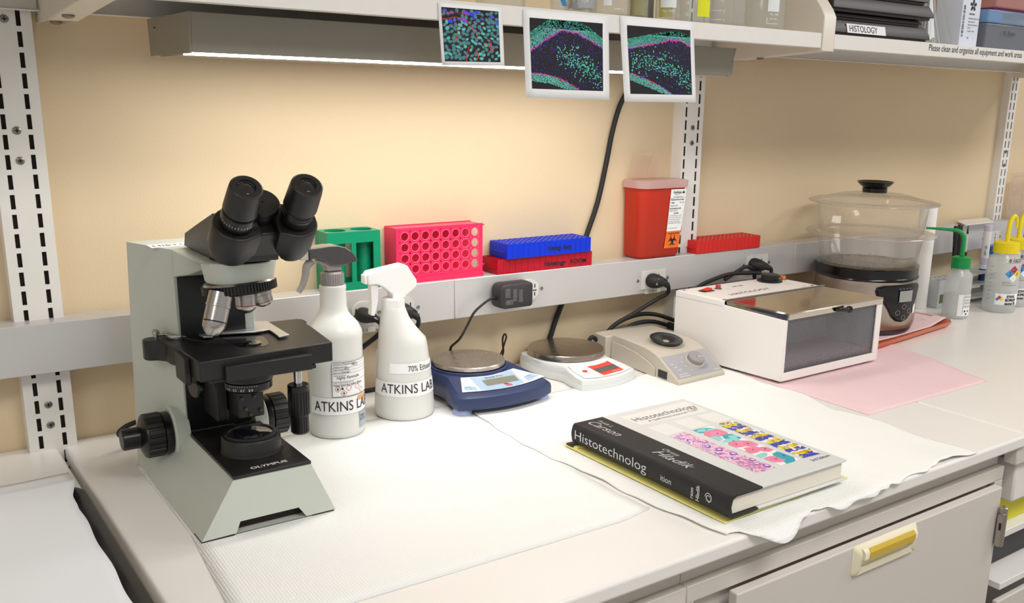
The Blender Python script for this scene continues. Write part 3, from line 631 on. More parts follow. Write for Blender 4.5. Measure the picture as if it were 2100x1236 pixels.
# nosepiece, tilted
NT = axis_frame((cx-.001, oy-.001, .2690), (.06, -.10, -1)); b = MB(); b.M = NT
b.lathe([(.001, -.0060), (.0392, -.0060), (.0408, -.0035)], 56, caps=False); b.k = 1; b.gear(.0425, -.0032, .0062, 70, .03); b.lathe([(.0405, .0062), (.036, .0085), (.001, .0085)], 56, caps=False)
npz = b.build('nosepiece', [M_ochr, M_mb], sc, ang=30)
def objective(p, d, L, r, stripe, label):
    k = MB(); k.M = axis_frame(p, d)
    k.lathe([(r*1.0, 0), (r*1.02, L*.28), (r*1.06, L*.285), (r*1.06, L*.33), (r, L*.34), (r, L*.66)], 36, caps=False)
    k.lathe([(r, L*.69), (r*.98, L*.80), (r*.72, L*.93), (r*.45, L), (.001, L)], 36, caps=False)
    k.k = 1; k.lathe([(r, L*.66), (r*.995, L*.661), (r*.995, L*.689), (r, L*.69)], 36, caps=False)
    lab(k.build('objective', [M_ochr, stripe], npz), label)
objective((.3260, -.3600, .2665), (-.32, -.18, -.93), .050, .0130, M_blkg, 'long silver objective with a black ring')
objective((.3620, -.3340, .2640), (.0, .0, -1), .0300, .0122, mat('red stripe', 'b0303a', .4), 'short silver objective with a red ring')
objective((.3800, -.3330, .2620), (.25, .1, -.96), .0230, .0115, M_blkg, 'stubby silver objective at the right')
# ---- binocular head
A = Vector((0, -.672, .7405)).normalized(); Bv = Vector((0, -.7405, -.672)).normalized(); X = Vector((1, 0, 0))
top = Vector((cx, -.4790, .3963))
def HF(o): return frame(o, X, Bv.cross(X) if False else -Bv, A)  # local: x right, y = away from viewer, z = along the tubes
# head block on the arm
b = MB(); prof = [(-.2349, .3195), (-.2999, .3400), (-.3520, .3560), (-.4020, .3390), (-.3900, .3040), (-.3800, .3022), (-.2276, .3022)]
b.M = frame((.3245, 0, 0), (0, 1, 0), (0, 0, 1), (1, 0, 0)); b.prism(prof, 0, .060); hd = b.build('binocular_head', M_mb, sc, bevel=.0014)
b = MB(); b.M = frame((cx, oy, .3008)); b.lathe([(.030, 0), (.032, .001), (.032, .0016)], 40); b.build('dovetail_ring', M_mb2, sc)
# hub disc between the tubes
b = MB(); o = top - A*.047 - Bv*(-.004); b.M = frame(top-A*.047-Bv*.0205+Vector((0, 0, 0)), X, -Bv, A)
b.lathe([(.0185, -.030), (.0185, -.008), (.0175, -.0075), (.0175, -.0065), (.0185, -.006), (.0188, -.001), (.018, 0), (.001, 0)], 40, caps=False); b.build('hinge_hub', M_mb, hd)
b = MB(); b.M = frame(top-A*.047, X, -Bv, A); b.box((-.024, -.010, -.055), (.024, .040, -.018)); b.build('bridge', M_mb, hd, bevel=.002)
for s in (-1, 1):
    c = top+X*(s*.0320)
    k = MB(); k.M = frame(c, X, -Bv, A)
    prof = [(.001, -.0022), (.0092, -.0022), (.0098, 0), (.0150, .0), (.0166, -.0012), (.0172, -.0060), (.0180, -.0270), (.0182, -.0330), (.0172, -.0345), (.0160, -.0350), (.0158, -.0370)]
    k.lathe(prof, 48, caps=False); ep = k.build('eyepiece', M_mb, sc, ang=28)
    k = MB(); k.M = frame(c-A*.0020, X, -Bv, A); k.lathe([(.0091, .0004), (.0086, -.0004), (.005, .0010), (.0001, .0016)], 32, caps=False); k.build('lens', M_lens, ep)
    k = MB(); k.M = frame(c, X, -Bv, A)
    k.lathe([(.0162, -.0372), (.0176, -.0380), (.0182, -.0420), (.0182, -.0465), (.0170, -.0480), (.0170, -.0540), (.0150, -.0560)] if s < 0 else [(.0158, -.0372), (.0166, -.0380), (.0170, -.0400), (.0162, -.0410), (.0162, -.0420), (.0170, -.0430), (.0168, -.0530), (.015, -.0560)], 48, caps=False)
    dr = k.build('diopter_ring' if s < 0 else 'eyepiece_sleeve', M_mb2, sc)
    if s < 0:
        k = MB(); F = frame(c, X, -Bv, A)
        for i in range(14):
            a = -2.9+.17*i; r = .0184; p = lambda aa, z: F @ Vector((r*math.cos(aa), r*math.sin(aa), z))
            k.add([p(a, -.0455), p(a+.028, -.0455), p(a+.028, -.0435 if i % 3 else -.0425), p(a, -.0435 if i % 3 else -.0425)], [(0, 1, 2, 3)])
        k.build('scale_marks', MATS['white engraving'], dr)
    # prism housing: D-shaped in plan, bevelled at the bottom
    k = MB(); k.M = frame(c, X, -Bv, A)
    def dsec(z, r, inn, yb):
        R_ = [(-s*inn, r*.62), (-s*inn, -r*.62)]; out = []
        a0, a1 = (-PI*.62, PI*.5)
        for i in range(17):
            a = a0+(a1-a0)*i/16; out.append((s*r*math.cos(a), r*math.sin(a)*1.0))
        pl = out+[(-s*inn, yb), (-s*inn, -r*.72)]
        return [(x, y, z) for x, y in pl]
    k.loft([dsec(-.0560, .0235, .022, .026), dsec(-.0585, .0245, .023, .027), dsec(-.0860, .0250, .021, .027), dsec(-.1010, .0215, .012, .024)])
    ph = k.build('prism_housing', M_mb, sc, bevel=.001, ang=40)
    for aa in ((-1.9, -.5) if s < 0 else (-2.5, .1)):
        q = MB(); q.M = frame(c+X*(.0205*math.cos(aa))-Bv*(.0205*math.sin(aa))-A*.0560, X, -Bv, A); q.lathe([(.0026, 0), (.0024, .0010), (.0010, .0011), (.0008, .0002)], 14, caps=False); q.build('screw', mat('dark screw', '39393b', .3, metal=.7), ph)
b = MB(); text_on(b, 'HISTOLOGY', .016, plane_fn((.2920, -.2100, .3007), (1, 0, 0), (0, 1, 0), .0003), sx=1.0); b.k = 0
b2 = MB(); b2.box((.2890, -.2180, .30055), (.3900, -.1900, .3008)); lbl = b2.build('label_strip', M_paper, sc); b.build('lettering', M_ink, lbl)
# power lead behind the microscope
MB().tube(spline([(.300, -.1495, .060), (.280, -.128, .054), (.262, -.122, .048), (.252, -.118, .040), (.256, -.100, .028), (.275, -.080, .012), (.31, -.065, .0045), (.37, -.06, .0045)], 10), .0034, 10).build('power_cord', M_rub, sc)
# white mat etc in next part
# ================================================================ BENCH MATS
def waffle(name, col, sx, sy, strength, dots=False, noise=.02):
    m = mat(name, col, .8, noise=noise, nscale=14); nt = m.node_tree; b = nt.nodes['Principled BSDF']; tc = nt.nodes.new('ShaderNodeTexCoord')
    mp = nt.nodes.new('ShaderNodeMapping'); mp.inputs['Scale'].default_value = (sx, sy, 1); mp.inputs['Rotation'].default_value = (0, 0, .03)
    v = nt.nodes.new('ShaderNodeTexVoronoi'); v.inputs['Randomness'].default_value = .0 if dots else .12; v.inputs['Scale'].default_value = 1
    nt.links.new(tc.outputs['Object'], mp.inputs[0]); nt.links.new(mp.outputs[0], v.inputs['Vector'])
    mr = nt.nodes.new('ShaderNodeMapRange'); mr.inputs[1].default_value = .0; mr.inputs[2].default_value = .10 if dots else .6
    nt.links.new(v.outputs['Distance'], mr.inputs[0]); bp = nt.nodes.new('ShaderNodeBump'); bp.inputs['Strength'].default_value = strength; bp.inputs['Distance'].default_value = .0006
    nt.links.new(mr.outputs[0], bp.inputs['Height']); nt.links.new(bp.outputs[0], b.inputs['Normal']); return m
def cloth(xl, xr, yb, yf, zf, nx, ny, m, name, label, cat, group=None, t=.0006, sd=1):
    """rectangular sheet; edges given as functions"""
    R = random.Random(sd); b = MB(); vs = []
    for j in range(ny+1):
        for i in range(nx+1):
            u, v = i/nx, j/ny
            y0 = yb(u) if callable(yb) else yb; y1 = yf(u) if callable(yf) else yf; y = y0+(y1-y0)*v
            x0 = xl(y) if callable(xl) else xl; x1 = xr(y) if callable(xr) else xr; x = x0+(x1-x0)*u
            vs.append((x, y, zf(x, y)))
    b.add(vs, [(j*(nx+1)+i, (j+1)*(nx+1)+i, (j+1)*(nx+1)+i+1, j*(nx+1)+i+1) for j in range(ny) for i in range(nx)])
    o = b.build(name, m, ang=80)
    md = o.modifiers.new('thick', 'SOLIDIFY'); md.thickness = t; md.offset = 1
    return tag(o, label, cat, group)
M_mat = waffle('quilted bench paper', 'f3f3f1', 300, 220, .9)
M_pinkpad = waffle('pink absorbent pad', 'f3d3d7', 42, 42, .9, True, .06)
sn = math.sin
cloth(lambda y: .262 if y > -.40 else .262+.10*(y+.40)*.9, lambda y: .752+.008*sn(y*14)-(.03 if y > -.3 else 0)*0, -.150, lambda u: -.642-.006*u+.012*max(0, u-.9)*10*.9, lambda x, y: .0003, 26, 26, M_mat, 'bench_mat', 'white quilted bench mat under the microscope and spray bottles', 'mat', 'white quilted bench mats')
def m2z(x, y):
    z = .0012+.0004*sn(x*60)*sn(y*45)+.0010*max(0, sn(x*31+y*22))*max(0, (-y-.5)/.25)
    if x < .785: z += .0008*abs(sn(y*38))*(1 if y < -.45 else .3)
    if y < -.7595: d = -.7595-y; z -= d*.8
    if y < -.70: z += .0035*max(0, sn(x*37+.6))*((-y-.70)/.05)
    return z
cloth(lambda y: .757+(.016*sn((y+.2)*9) if y > -.5 else -.005)+.0015*sn(y*90)+(.02*max(0, (-y-.62)/.14)), lambda y: 1.286+.006*sn(y*40)-.018*max(0, (-y-.42)/.1)*(1 if y > -.52 else 0)-.012*(y < -.52),
      -.190, lambda u: -.752-.020*math.exp(-((u-.13)/.09)**2)+.010*(u < .04)-.012*math.exp(-((u-.45)/.2)**2)+.0022*sn(u*31+1.2*sn(u*17))+.0012*sn(u*77+2*sn(u*23))-.003*abs(sn(u*11)), m2z, 90, 90, M_mat, 'bench_mat', 'white quilted bench mat under the textbook, its torn front edge curling over the worktop', 'mat', 'white quilted bench mats', sd=2)
cloth(lambda y: 1.283+.006*(y < -.3), lambda y: 1.645+(.085 if y > -.32 else .085*(y+.562)/.242), -.262, -.5615, lambda x, y: .0003+.0015*max(0, sn(x*50+y*33))*max(0, (x-1.6)/.1), 30, 24, M_pinkpad, 'absorbent_pad', 'pink dimpled absorbent pad under the front of the white warming box', 'pad')
# ---- left: black tray with a white sheet
t = thing('instrument_tray', (0, -.42, 0), 'black plastic tray half under a white sheet at the lower left', 'tray')
def trail(i, z, n=5):
    x0, x1, y0, y1, r = -.25+i, .184-i, -.66+i, -.222-i, max(.004, .030-i); out = []
    for cx_, cy_, a0 in ((x1-r, y1-r, 0), (x0+r, y1-r, PI/2), (x0+r, y0+r, PI), (x1-r, y0+r, 1.5*PI)):
        for k in range(n+1): a = a0+PI/2*k/n; out.append((cx_+r*math.cos(a), cy_+r*math.sin(a), z))
    return out
MB().loft([trail(.006, .0005), trail(.001, .012), trail(0, .0165), trail(.002, .0185), trail(.006, .0180), trail(.010, .012), trail(.022, .010), trail(.026, .003)], caps=False).build('rim', mat('tray black', '2b2a2c', .33, bump=.05, bscale=400), t, ang=50)
b = MB(); b.add(trail(.026, .003), [tuple(range(24))]); b.add(trail(.006, .0004), [tuple(range(24))[::-1]]); b.build('base', MATS['tray black'], t)
def shz(x, y):
    over = min(1, max(0, (-y-.165)/.045)); z = .0012+.0185*over+.0012*sn(x*28+1)*sn(y*21)*over
    pass
    return z
cloth(-.30, lambda y: .183 if y > -.18 else .183-.0155*min(1, (-y-.18)/.08)-.002*min(1, max(0, (-y-.29)/.02))+.0012*sn(y*50), lambda u: -.135+.002*sn(u*20), -.66, shz, 44, 60, mat('plain white tissue sheet', 'eceef2', .85, noise=.02, nscale=8), 'paper_sheet', 'plain white sheet laid over the black tray at lower left', 'paper sheet')
for x, y, r in ((.245, -.105, .0016), (.118, -.055, .001), (.60, -.33, .0012), (.50, -.30, .0008)):
    pass
# ================================================================ BOOK
t = thing('notepad', (.900, -.568, 0), 'yellow-covered writing pad lying under the textbook', 'notepad'); M_yc = mat('yellow card', 'f4ea8c', .5)
b = MB(); b.prism([(.785, -.4100), (.7880, -.7250), (1.0310, -.7175), (1.0220, -.4060)], .0034, .0050); b.build('cover', M_yc, t, bevel=.0006)
b = MB(); b.prism([(.8030, -.4180), (.8040, -.7190), (.9950, -.7150), (.9950, -.4150)], .0052, .0092); b.build('pages', mat('page edges', 'e9e5dc', .8, bump=.3, bscale=900), t)
b = MB(); b.box((.7870, -.4260, .0052), (.8020, -.4120, .0075)); lab(b.build('corner_clip', M_blk, t), 'black corner piece'); b = MB(); b.box((.7890, -.4360, .0051), (.8015, -.4270, .0072)); b.build('clasp', M_yc, t)
t = thing('textbook', (.900, -.575, .0094), 'thick hardback textbook with a black spine and colourful tissue pictures, on the yellow pad', 'book')
M_cov = mat('matt black cloth', '1a191a', .6, bump=.2, bscale=1500); M_covg = mat('pale grey cover', 'd9dcdb', .32, coat=.2); M_pg = mat('paper block', 'e6dfd2', .85)
nt = M_pg.node_tree; tc = nt.nodes.new('ShaderNodeTexCoord'); mp = nt.nodes.new('ShaderNodeMapping'); mp.inputs['Scale'].default_value = (2, 2, 1400); nz = nt.nodes.new('ShaderNodeTexNoise'); nz.inputs['Scale'].default_value = 1; bp = nt.nodes.new('ShaderNodeBump'); bp.inputs['Strength'].default_value = .6; bp.inputs['Distance'].default_value = .0006
nt.links.new(tc.outputs['Object'], mp.inputs[0]); nt.links.new(mp.outputs[0], nz.inputs['Vector']); nt.links.new(nz.outputs[0], bp.inputs['Height']); nt.links.new(bp.outputs[0], nt.nodes['Principled BSDF'].inputs['Normal'])
kb, kf, zb, zt = -.4190, -.7285, .0096, .0385; xs, xe, xm = .7925, 1.0085, .8470
b = MB(); b.box((xm, kf, zt-.0028), (xe, kb, zt)); b.k = 1; b.box((.8010, kf, zt-.0028), (xm-.0001, kb, zt)); fc = b.build('front_cover', [M_covg, M_cov], t, bevel=.0008)
b = MB(); b.box((xm-.005, kf, zb), (xe+.003, kb, zb+.0028)); b.k = 1; b.box((.8000, kf, zb), (xm-.0052, kb, zb+.0028)); b.build('back_cover', [M_covg, M_cov], t, bevel=.0008)
b = MB(); b.M = frame((0, kf, 0), (1, 0, 0), (0, 0, 1), (0, 1, 0)); sp = [(.8010, zt), (.7985, zt-.0006), (.7955, zt-.0001), (.7925, zt-.003), (.7905, zt-.010), (.7900, (zb+zt)/2), (.7905, zb+.010), (.7920, zb+.003), (.7945, zb), (.8000, zb+.0006), (.8000, zb+.0028), (.7960, zb+.005), (.7935, (zb+zt)/2), (.7960, zt-.005), (.8010, zt-.0028)]
b.prism(sp, 0, kb-kf); spn = b.build('spine', M_cov, t, ang=50)
b = MB(); b.box((.7975, kf+.004, zb+.0029), (xe-.004, kb-.004, zt-.0029)); b.build('pages', M_pg, t, bevel=.001)
zc = zt+.0003
CF = lambda u, v: Vector((u, v, zc))
M_w2 = mat('cover white panel', 'f2f0ea', .35); M_txt = mat('dark brown print', '4a3a33', .5); M_sil = mat('silver foil print', 'd3d3d6', .35, metal=.3)
b = MB(); b.prism([(.866, -.4350), (1.000, -.4330), (.998, -.4860), (.869, -.4790)], zt+.0001, zt+.0002)
for u in (.8690, .9170, .9640): b.prism([(u-.0005+.002, -.492), (u+.037, -.492), (u+.037, -.531), (u+.0015, -.531)], zt+.0001, zt+.00015)
b.build('title_panel', mat('cover pale panel', 'e4e4e0', .35), fc)
b = MB(); vs, fs = glyphs('Histotechnology', .0225, sx=.92); w = max(v[0] for v in vs); b.add([CF(.8730+u*(.124/w), -.4640+v*.95) for u, v in vs], fs)
b.build('title_lettering', M_txt, fc); b = MB()
vs, fs = glyphs('A Self-Instructional Text', .010); w = max(v[0] for v in vs); b.add([CF(.8900+u*(.098/w), -.4750+v) for u, v in vs], fs)
b.build('subtitle_lettering', M_txt, fc); b = MB()
vs, fs = glyphs('3rd Edition', .009); w = max(v[0] for v in vs); b.add([CF(.9650+u*(.036/w), -.7080+v) for u, v in vs], fs)
# thin serif feet on the title letters
b.build('edition_lettering', M_txt, fc)
TC = {k: mat('tissue '+k, c, .35) for k, c in dict(purple='7a2fb8', lilac='c9a3dd', white='f4eef4', rose='e58fb4', magenta='c65aa8', teal='2fa6b4', aqua='8fd4d6', coral='e8839c', navy='23367f', blue='3d48b0', yellow='e3d21c', gold='c9a013', green='6d8f2a', pinkl='f0c6d8').items()}
def strip(name, P4, base, paint, seed):
    R = random.Random(seed); ks = list(TC); b = MB(); b.k = ks.index(base); (a0, a1), (b0, b1), (c0, c1), (d0, d1) = P4
    cnt = [0]
    def W(u, v, k=0): return ((a0*(1-u)+b0*u)*(1-v)+(d0*(1-u)+c0*u)*v, (a1*(1-u)+b1*u)*(1-v)+(d1*(1-u)+c1*u)*v, zt+.0002+k*.00003+cnt[0]*4e-7)
    b.add([W(0, 0), W(1, 0), W(1, 1), W(0, 1)], [(0, 3, 2, 1)])
    def blob(u, v, ru, rv, k, lay=1, ang=0, n=10, jag=.15):
        P_ = []
        for i in range(n):
            a = 2*PI*i/n; q = 1+R.uniform(-jag, jag); x = ru*q*math.cos(a); y = rv*q*math.sin(a)
            P_.append(W(min(1, max(0, u+x*math.cos(ang)-y*math.sin(ang)/4.4)), min(1, max(0, v+x*math.sin(ang)/4.4+y*math.cos(ang))), lay))
        b.k = ks.index(k); b.add(P_, [tuple(range(n))[::-1]]); cnt[0] += 1
    paint(blob, R); o = b.build(name, list(TC.values()), fc, flat=True); return o
def pa(blob, R):
    for _ in range(120): blob(R.random(), R.random(), R.uniform(.06, .16), R.uniform(.012, .03), R.choice(['lilac', 'pinkl', 'rose', 'lilac']), 1, R.uniform(-1, 1), 9, .4)
    for i in range(4):
        for j in range(70):
            q = j/70; u = .08+.84*q; v = .05+.34*i/4+.07*sn(q*6+i*1.3); blob(u, v, .030, .0075, 'purple' if i % 2 == 0 else 'white', 2, .8*math.cos(q*6+i*1.3), 7, .4)
    for _ in range(620): blob(R.random(), .05+.95*R.random(), R.uniform(.012, .030), R.uniform(.0022, .0055), R.choice(['purple', 'purple', 'white', 'lilac', 'magenta']), 3, R.uniform(-1, 1), 6, .3)
    for u, v in ((.5, .36), (.62, .47), (.3, .52), (.75, .60), (.72, .86), (.9, .78), (.42, .68), (.88, .93)):
        blob(u, v, .14, .032, 'purple', 4); blob(u, v, .105, .023, 'lilac', 5); blob(u, v, .05, .011, 'white', 6)
    for _ in range(60): blob(R.uniform(.1, .8), R.gauss(.84, .06), .05, .006, 'rose', 4, R.uniform(-.5, .5), 6)
def pb(blob, R):
    for u, v, ru, rv, c in ((.30, .05, .55, .07, 'teal'), (.75, .10, .4, .05, 'aqua'), (.50, .17, .55, .085, 'coral'), (.1, .27, .25, .06, 'aqua'), (.80, .31, .42, .075, 'teal'), (.45, .37, .4, .05, 'aqua'), (.25, .46, .40, .075, 'coral'), (.70, .50, .42, .095, 'rose'), (.30, .63, .45, .07, 'coral'), (.80, .68, .30, .06, 'coral'), (.2, .76, .35, .04, 'aqua'), (.30, .88, .45, .085, 'rose'), (.85, .86, .35, .10, 'teal'), (.6, .97, .3, .04, 'teal')):
        blob(u, v, ru, rv, c, 1, R.uniform(-.2, .2), 14, .14)
    for u, v, ru, rv, c in ((.50, .17, .32, .045, 'rose'), (.70, .50, .26, .055, 'coral'), (.8, .31, .22, .035, 'aqua'), (.30, .05, .3, .03, 'aqua'), (.3, .88, .25, .045, 'coral'), (.05, .57, .12, .04, 'white'), (.95, .4, .1, .03, 'white')): blob(u, v, ru, rv, c, 2, 0, 12, .2)
    for u, v in ((.5, .06), (.55, .18), (.28, .46), (.7, .50), (.35, .63), (.8, .67), (.35, .88), (.85, .86), (.45, .39)): blob(u, v, .045, .010, 'navy', 4)
def pc(blob, R):
    for _ in range(120): blob(R.random(), R.random(), R.uniform(.07, .18), R.uniform(.014, .034), R.choice(['blue', 'blue', 'yellow', 'gold', 'white']), 1, R.uniform(-.6, .6), 9, .35)
    for k in range(6):
        v0 = .12+.16*k
        for _ in range(16): blob(R.random(), v0+.10*(R.random()-.5)+.05, R.uniform(.09, .2), .024, 'blue', 2, R.uniform(-.5, .5), 9, .35)
        for _ in range(14): blob(R.random(), v0-.03+.07*(R.random()-.5), R.uniform(.08, .17), .020, R.choice(['yellow', 'yellow', 'gold']), 3, R.uniform(-.5, .5), 9, .35)
        for _ in range(4): blob(R.random(), v0-.06, R.uniform(.10, .2), .012, 'white', 4, R.uniform(-.3, .3), 8, .3)
    for _ in range(34): blob(R.random(), R.random()*.22, .08, .012, R.choice(['green', 'yellow', 'green']), 4, R.uniform(-1, 1), 8, .4)
    for _ in range(70): blob(R.random(), R.random(), .05, .007, R.choice(['navy', 'white', 'gold']), 5, R.uniform(-1, 1), 7, .4)
strip('tissue_picture', [(.8722, -.5350), (.9030, -.5350), (.9070, -.6960), (.8725, -.6955)], 'pinkl', pa, 1)
strip('tissue_picture', [(.9168, -.5350), (.9520, -.5355), (.9560, -.6948), (.9183, -.6945)], 'white', pb, 2)
strip('tissue_picture', [(.9642, -.5340), (.9950, -.5360), (.9990, -.6954), (.9643, -.6935)], 'white', pc, 3)
# spine and hinge lettering: runs from the back edge towards the viewer
b = MB()
SPF = lambda u, v: Vector((.8010+v, -.4260-u, zc))     # on the black cover strip, up = +x
def on(vs, fs, fn): b.add([fn(u, v) for u, v in vs], fs)
vs, fs = glyphs('Freida L.', .0095, shear=.3); on(vs, fs, lambda u, v: SPF(u*1.0+.004, v+.0265))
vs, fs = glyphs('Carson', .0215, shear=.35); w = max(q[0] for q in vs); on(vs, fs, lambda u, v: SPF(u*.070/w, v+.009))
b.build('author_lettering', M_sil, fc); b = MB()
vs, fs = glyphs('Christa', .0105, shear=.3); on(vs, fs, lambda u, v: SPF(u+.140, v+.0270))
vs, fs = glyphs('Hladik', .0215, shear=.35); w = max(q[0] for q in vs); on(vs, fs, lambda u, v: SPF(u*.072/w+.140, v+.009))
b.build('author_lettering', M_sil, fc)
b = MB(); SF = lambda u, v: Vector((.7899-.0002, -.4260-u, zb+.0085+v))
vs, fs = glyphs('Histotechnolog', .0195, weight=-.0001); w = max(q[0] for q in vs); b.add([SF(u*.155/w, v) for u, v in vs], fs)
b.build('spine_title', M_sil, spn); b = MB()
vs, fs = glyphs('ition', .0115); b.add([SF(u+.182, v) for u, v in vs], fs)
b.build('spine_edition', M_sil, spn); b = MB()
for k, s in enumerate(('rson', 'Hladik')):
    vs, fs = glyphs(s, .0085, weight=.0001); b.add([Vector((.7897, -.6680+v-.0105*k, zb+.0040+u*.95)) for u, v in vs], fs)
for k in range(3):
    a0 = k*2.1; n = 18; vs = []
    for i in range(n+1): a = a0+i/n*PI*1.5; q = .0062-.0011*k-.001*i/n; vs += [Vector((.7897, -.6940+q*math.cos(a), zb+.0150+q*1.1*math.sin(a))), Vector((.7897, -.6940+(q-.0009)*math.cos(a), zb+.0150+(q-.0009)*1.1*math.sin(a)))]
    b.add(vs, [(2*i, 2*i+1, 2*i+3, 2*i+2) for i in range(n)])
b.build('spine_author', M_sil, spn)

# ================================================================ SPRAY BOTTLES
M_hdpe = clear('milky bottle plastic', 'fbfbf9', .20, 'f9f9f6', .25, .10); M_liq = clear('cloudy clear liquid', 'f4f2ee', .05, 'e4e1da', .1, .1)
M_wsp = mat('white sprayer plastic', 'f4f3f1', .35); M_gsp = mat('warm grey plastic', '9b9491', .35); M_cov2 = mat('glossy dark grey cover', '3f3d3d', .12, coat=.6)
def rings(mb, L, n=48, close=True):
    mb.loft([[(c+r*math.cos(2*PI*i/n), y+r*q*math.sin(2*PI*i/n), z) for i in range(n)] for c, y, r, q, z in L], caps=close); return mb
M_lab = mat('white label paper', 'f3f3f4', .55)
def curved_label(t, f, u0, u1, v0, v1, name='label_strip', m=None): b = MB(); grid_patch(b, f, u0, u1, v0, v1, 14); return b.build(name, m or M_lab, t)
def fit_text(b, s, size, width, fn, **k):
    vs, fs = glyphs(s, size, **k); w = max(q[0] for q in vs); b.add([fn(u*width/w, v) for u, v in vs], fs)
# --- bottle A
x0, y0 = .5421, -.1698
t = thing('spray_bottle', (x0, y0, 0), 'round white spray bottle with grey trigger and hazard label, beside the microscope', 'spray bottle'); r = .0403
b = MB(); rings(b, [(x0, y0, q, 1, z) for q, z in ((.0365, .0006), (.0395, .003), (.0403, .008), (.0403, .030), (.0396, .032), (.0396, .146), (.0403, .149), (.0395, .156), (.0340, .167), (.0240, .178), (.0205, .184), (.0190, .192), (.0186, .216), (.0192, .2195), (.0186, .2225), (.0165, .2230))]); b.build('bottle', M_hdpe, t, ang=60)
b = MB(); rings(b, [(x0, y0, q, 1, z) for q, z in ((.0355, .0018), (.0385, .006), (.0385, .110))]); b.build('liquid', M_liq, t)
b = MB(); b.M = frame((x0, y0, 0)); b.gear(.0166, .2235, .2400, 30, .05); b.lathe([(.0168, .2215), (.0168, .2236)], 40); b.lathe([(.0150, .2400), (.0135, .2425), (.001, .2425)], 40, caps=False); b.build('cap', M_gsp, t, ang=25)
def headframe(x, y, ang): return frame((x, y, 0), (math.cos(ang), math.sin(ang), 0), (0, 0, 1), (-math.sin(ang)*-1, -math.cos(ang), 0))
HFm = headframe(x0, y0, .02)
def extr(name, poly, hw, m, parent, bev, F, ang=40): b = MB(); b.M = F; b.prism(poly, -hw, hw); return b.build(name, m, parent, bevel=bev, seg=4, ang=ang)
extr('trigger_cover', [(-.0375, .2790), (-.010, .2805), (.004, .2800), (.016, .2770), (.026, .2700), (.0345, .2580), (.0330, .2550), (.0120, .2515), (-.006, .2530), (-.018, .2600), (-.026, .2630), (-.0375, .2645)], .0135, M_cov2, t, .0045, HFm)
extr('pump_body', [(-.024, .262), (-.010, .258), (.010, .254), (.012, .243), (-.0105, .243), (-.0125, .251), (-.022, .256)], .0085, M_gsp, t, .002, HFm)
nz_ = extr('nozzle', [(-.050, .2630), (-.050, .2790), (-.038, .2795), (-.038, .2625)], .0095, mat('light grey plastic', 'bdb8b4', .35), t, .0015, HFm)
b = MB(); b.M = HFm; P_ = spline([(-.030, .2600, 0), (-.038, .2520, 0), (-.0405, .2400, 0), (-.045, .2270, 0), (-.0520, .2170, 0)], 8); b.tube(P_, lambda q: .0062-.0022*q, 12); b.build('trigger', M_gsp, t)
f = cyl_fn(x0, y0, .0403, math.radians(-163), .0435)
curved_label(t, f, -.008, .093, -.005, .0205); b = MB(); fit_text(b, 'ATKINS LAB', .0215, .0945, cyl_fn(x0, y0, .0403, math.radians(-163), .0440, .0009)); b.build('lettering', M_ink, t)
f = cyl_fn(x0, y0, .0403, math.radians(-121), .0660, .0006); curved_label(t, f, 0, .066, 0, .051, 'hazard_label')
f = cyl_fn(x0, y0, .0403, math.radians(-121), .0660, .0010); b = MB(); grid_patch(b, f, 0, .066, 0, .0004, 14); grid_patch(b, f, 0, .066, .0506, .051, 14); grid_patch(b, f, 0, .0004, 0, .051, 1)
for v in (.0470, .0425, .0385, .0340, .0225): grid_patch(b, f, 0, .066, v, v+.0003, 14)
for s, v, w, z_ in (('University of Minnesota Container', .0480, .035, .0032), ('Complete product name:', .0435, .02, .0032), ('Prepared name:', .0395, .015, .0032), ('Signal word:  Warning', .0350, .022, .0032), ('Hazard statements', .0308, .018, .0026), ('Other GHS pictograms and codes', .0203, .03, .0026)): fit_text(b, s, z_, w, lambda u, v_, v=v: f(u+.002, v_+v))
for s, u0, v, w, z_ in (('70% E', .028, .0440, .012, .0055), ('HEZE', .017, .0395, .008, .0045), ('Highly Flammable', .006, .0262, .036, .0065), ('heat/sparks/open flame', .0015, .0155, .046, .0065)): fit_text(b, s, z_, w, lambda u, v_, v=v, u0=u0: f(u+u0, v_+v), shear=.3)
for u, v in ((.0125, .0105),): grid_patch(b, f, u, u+.003, v, v+.003, 1)
for u, v in ((.0075, .0115), (.016, .0050)): b.add([f(u-.0012, v-.0015), f(u+.0012, v-.0015), f(u+.0009, v+.0008), f(u, v+.0022), f(u-.0009, v+.0006)], [(0, 1, 2, 3, 4)])
b.build('print', M_ink, t)
b = MB()
for u, v in ((.0075, .0115), (.016, .0050), (.0235, .0120), (.038, .0120), (.046, .0055)):
    for q0, q1 in (((0, 1), (1, 0)), ((1, 0), (0, -1)), ((0, -1), (-1, 0)), ((-1, 0), (0, 1))):
        d = .0048; e = .0040; b.add([f(u+q0[0]*d, v+q0[1]*d), f(u+q1[0]*d, v+q1[1]*d), f(u+q1[0]*e, v+q1[1]*e), f(u+q0[0]*e, v+q0[1]*e)], [(0, 1, 2, 3)])
fit_text(b, 'flammable', .0035, .012, lambda u, v: f(u+.014, v+.0352)); b.build('hazard_diamonds', mat('hazard red', 'c4452f', .5), t)
f = cyl_fn(x0, y0, .0403, math.radians(-62), .0130, .0006); curved_label(t, f, 0, .030, 0, .024, 'grey_sticker', mat('grey sticker', 'a9b4bd', .5)); curved_label(t, f, -.003, .02, .043, .050, 'orange_sticker', mat('orange blue sticker', 'd9a36a', .5))
b = MB(); f = cyl_fn(x0, y0, .0403, math.radians(-62), .0130, .0010); fit_text(b, 'SPRAY', .0055, .014, lambda u, v: f(u+.001, v+.016)); fit_text(b, 'BOTTLE', .0055, .015, lambda u, v: f(u+.001, v+.0105)); b.build('sticker_lettering', M_ink, t)
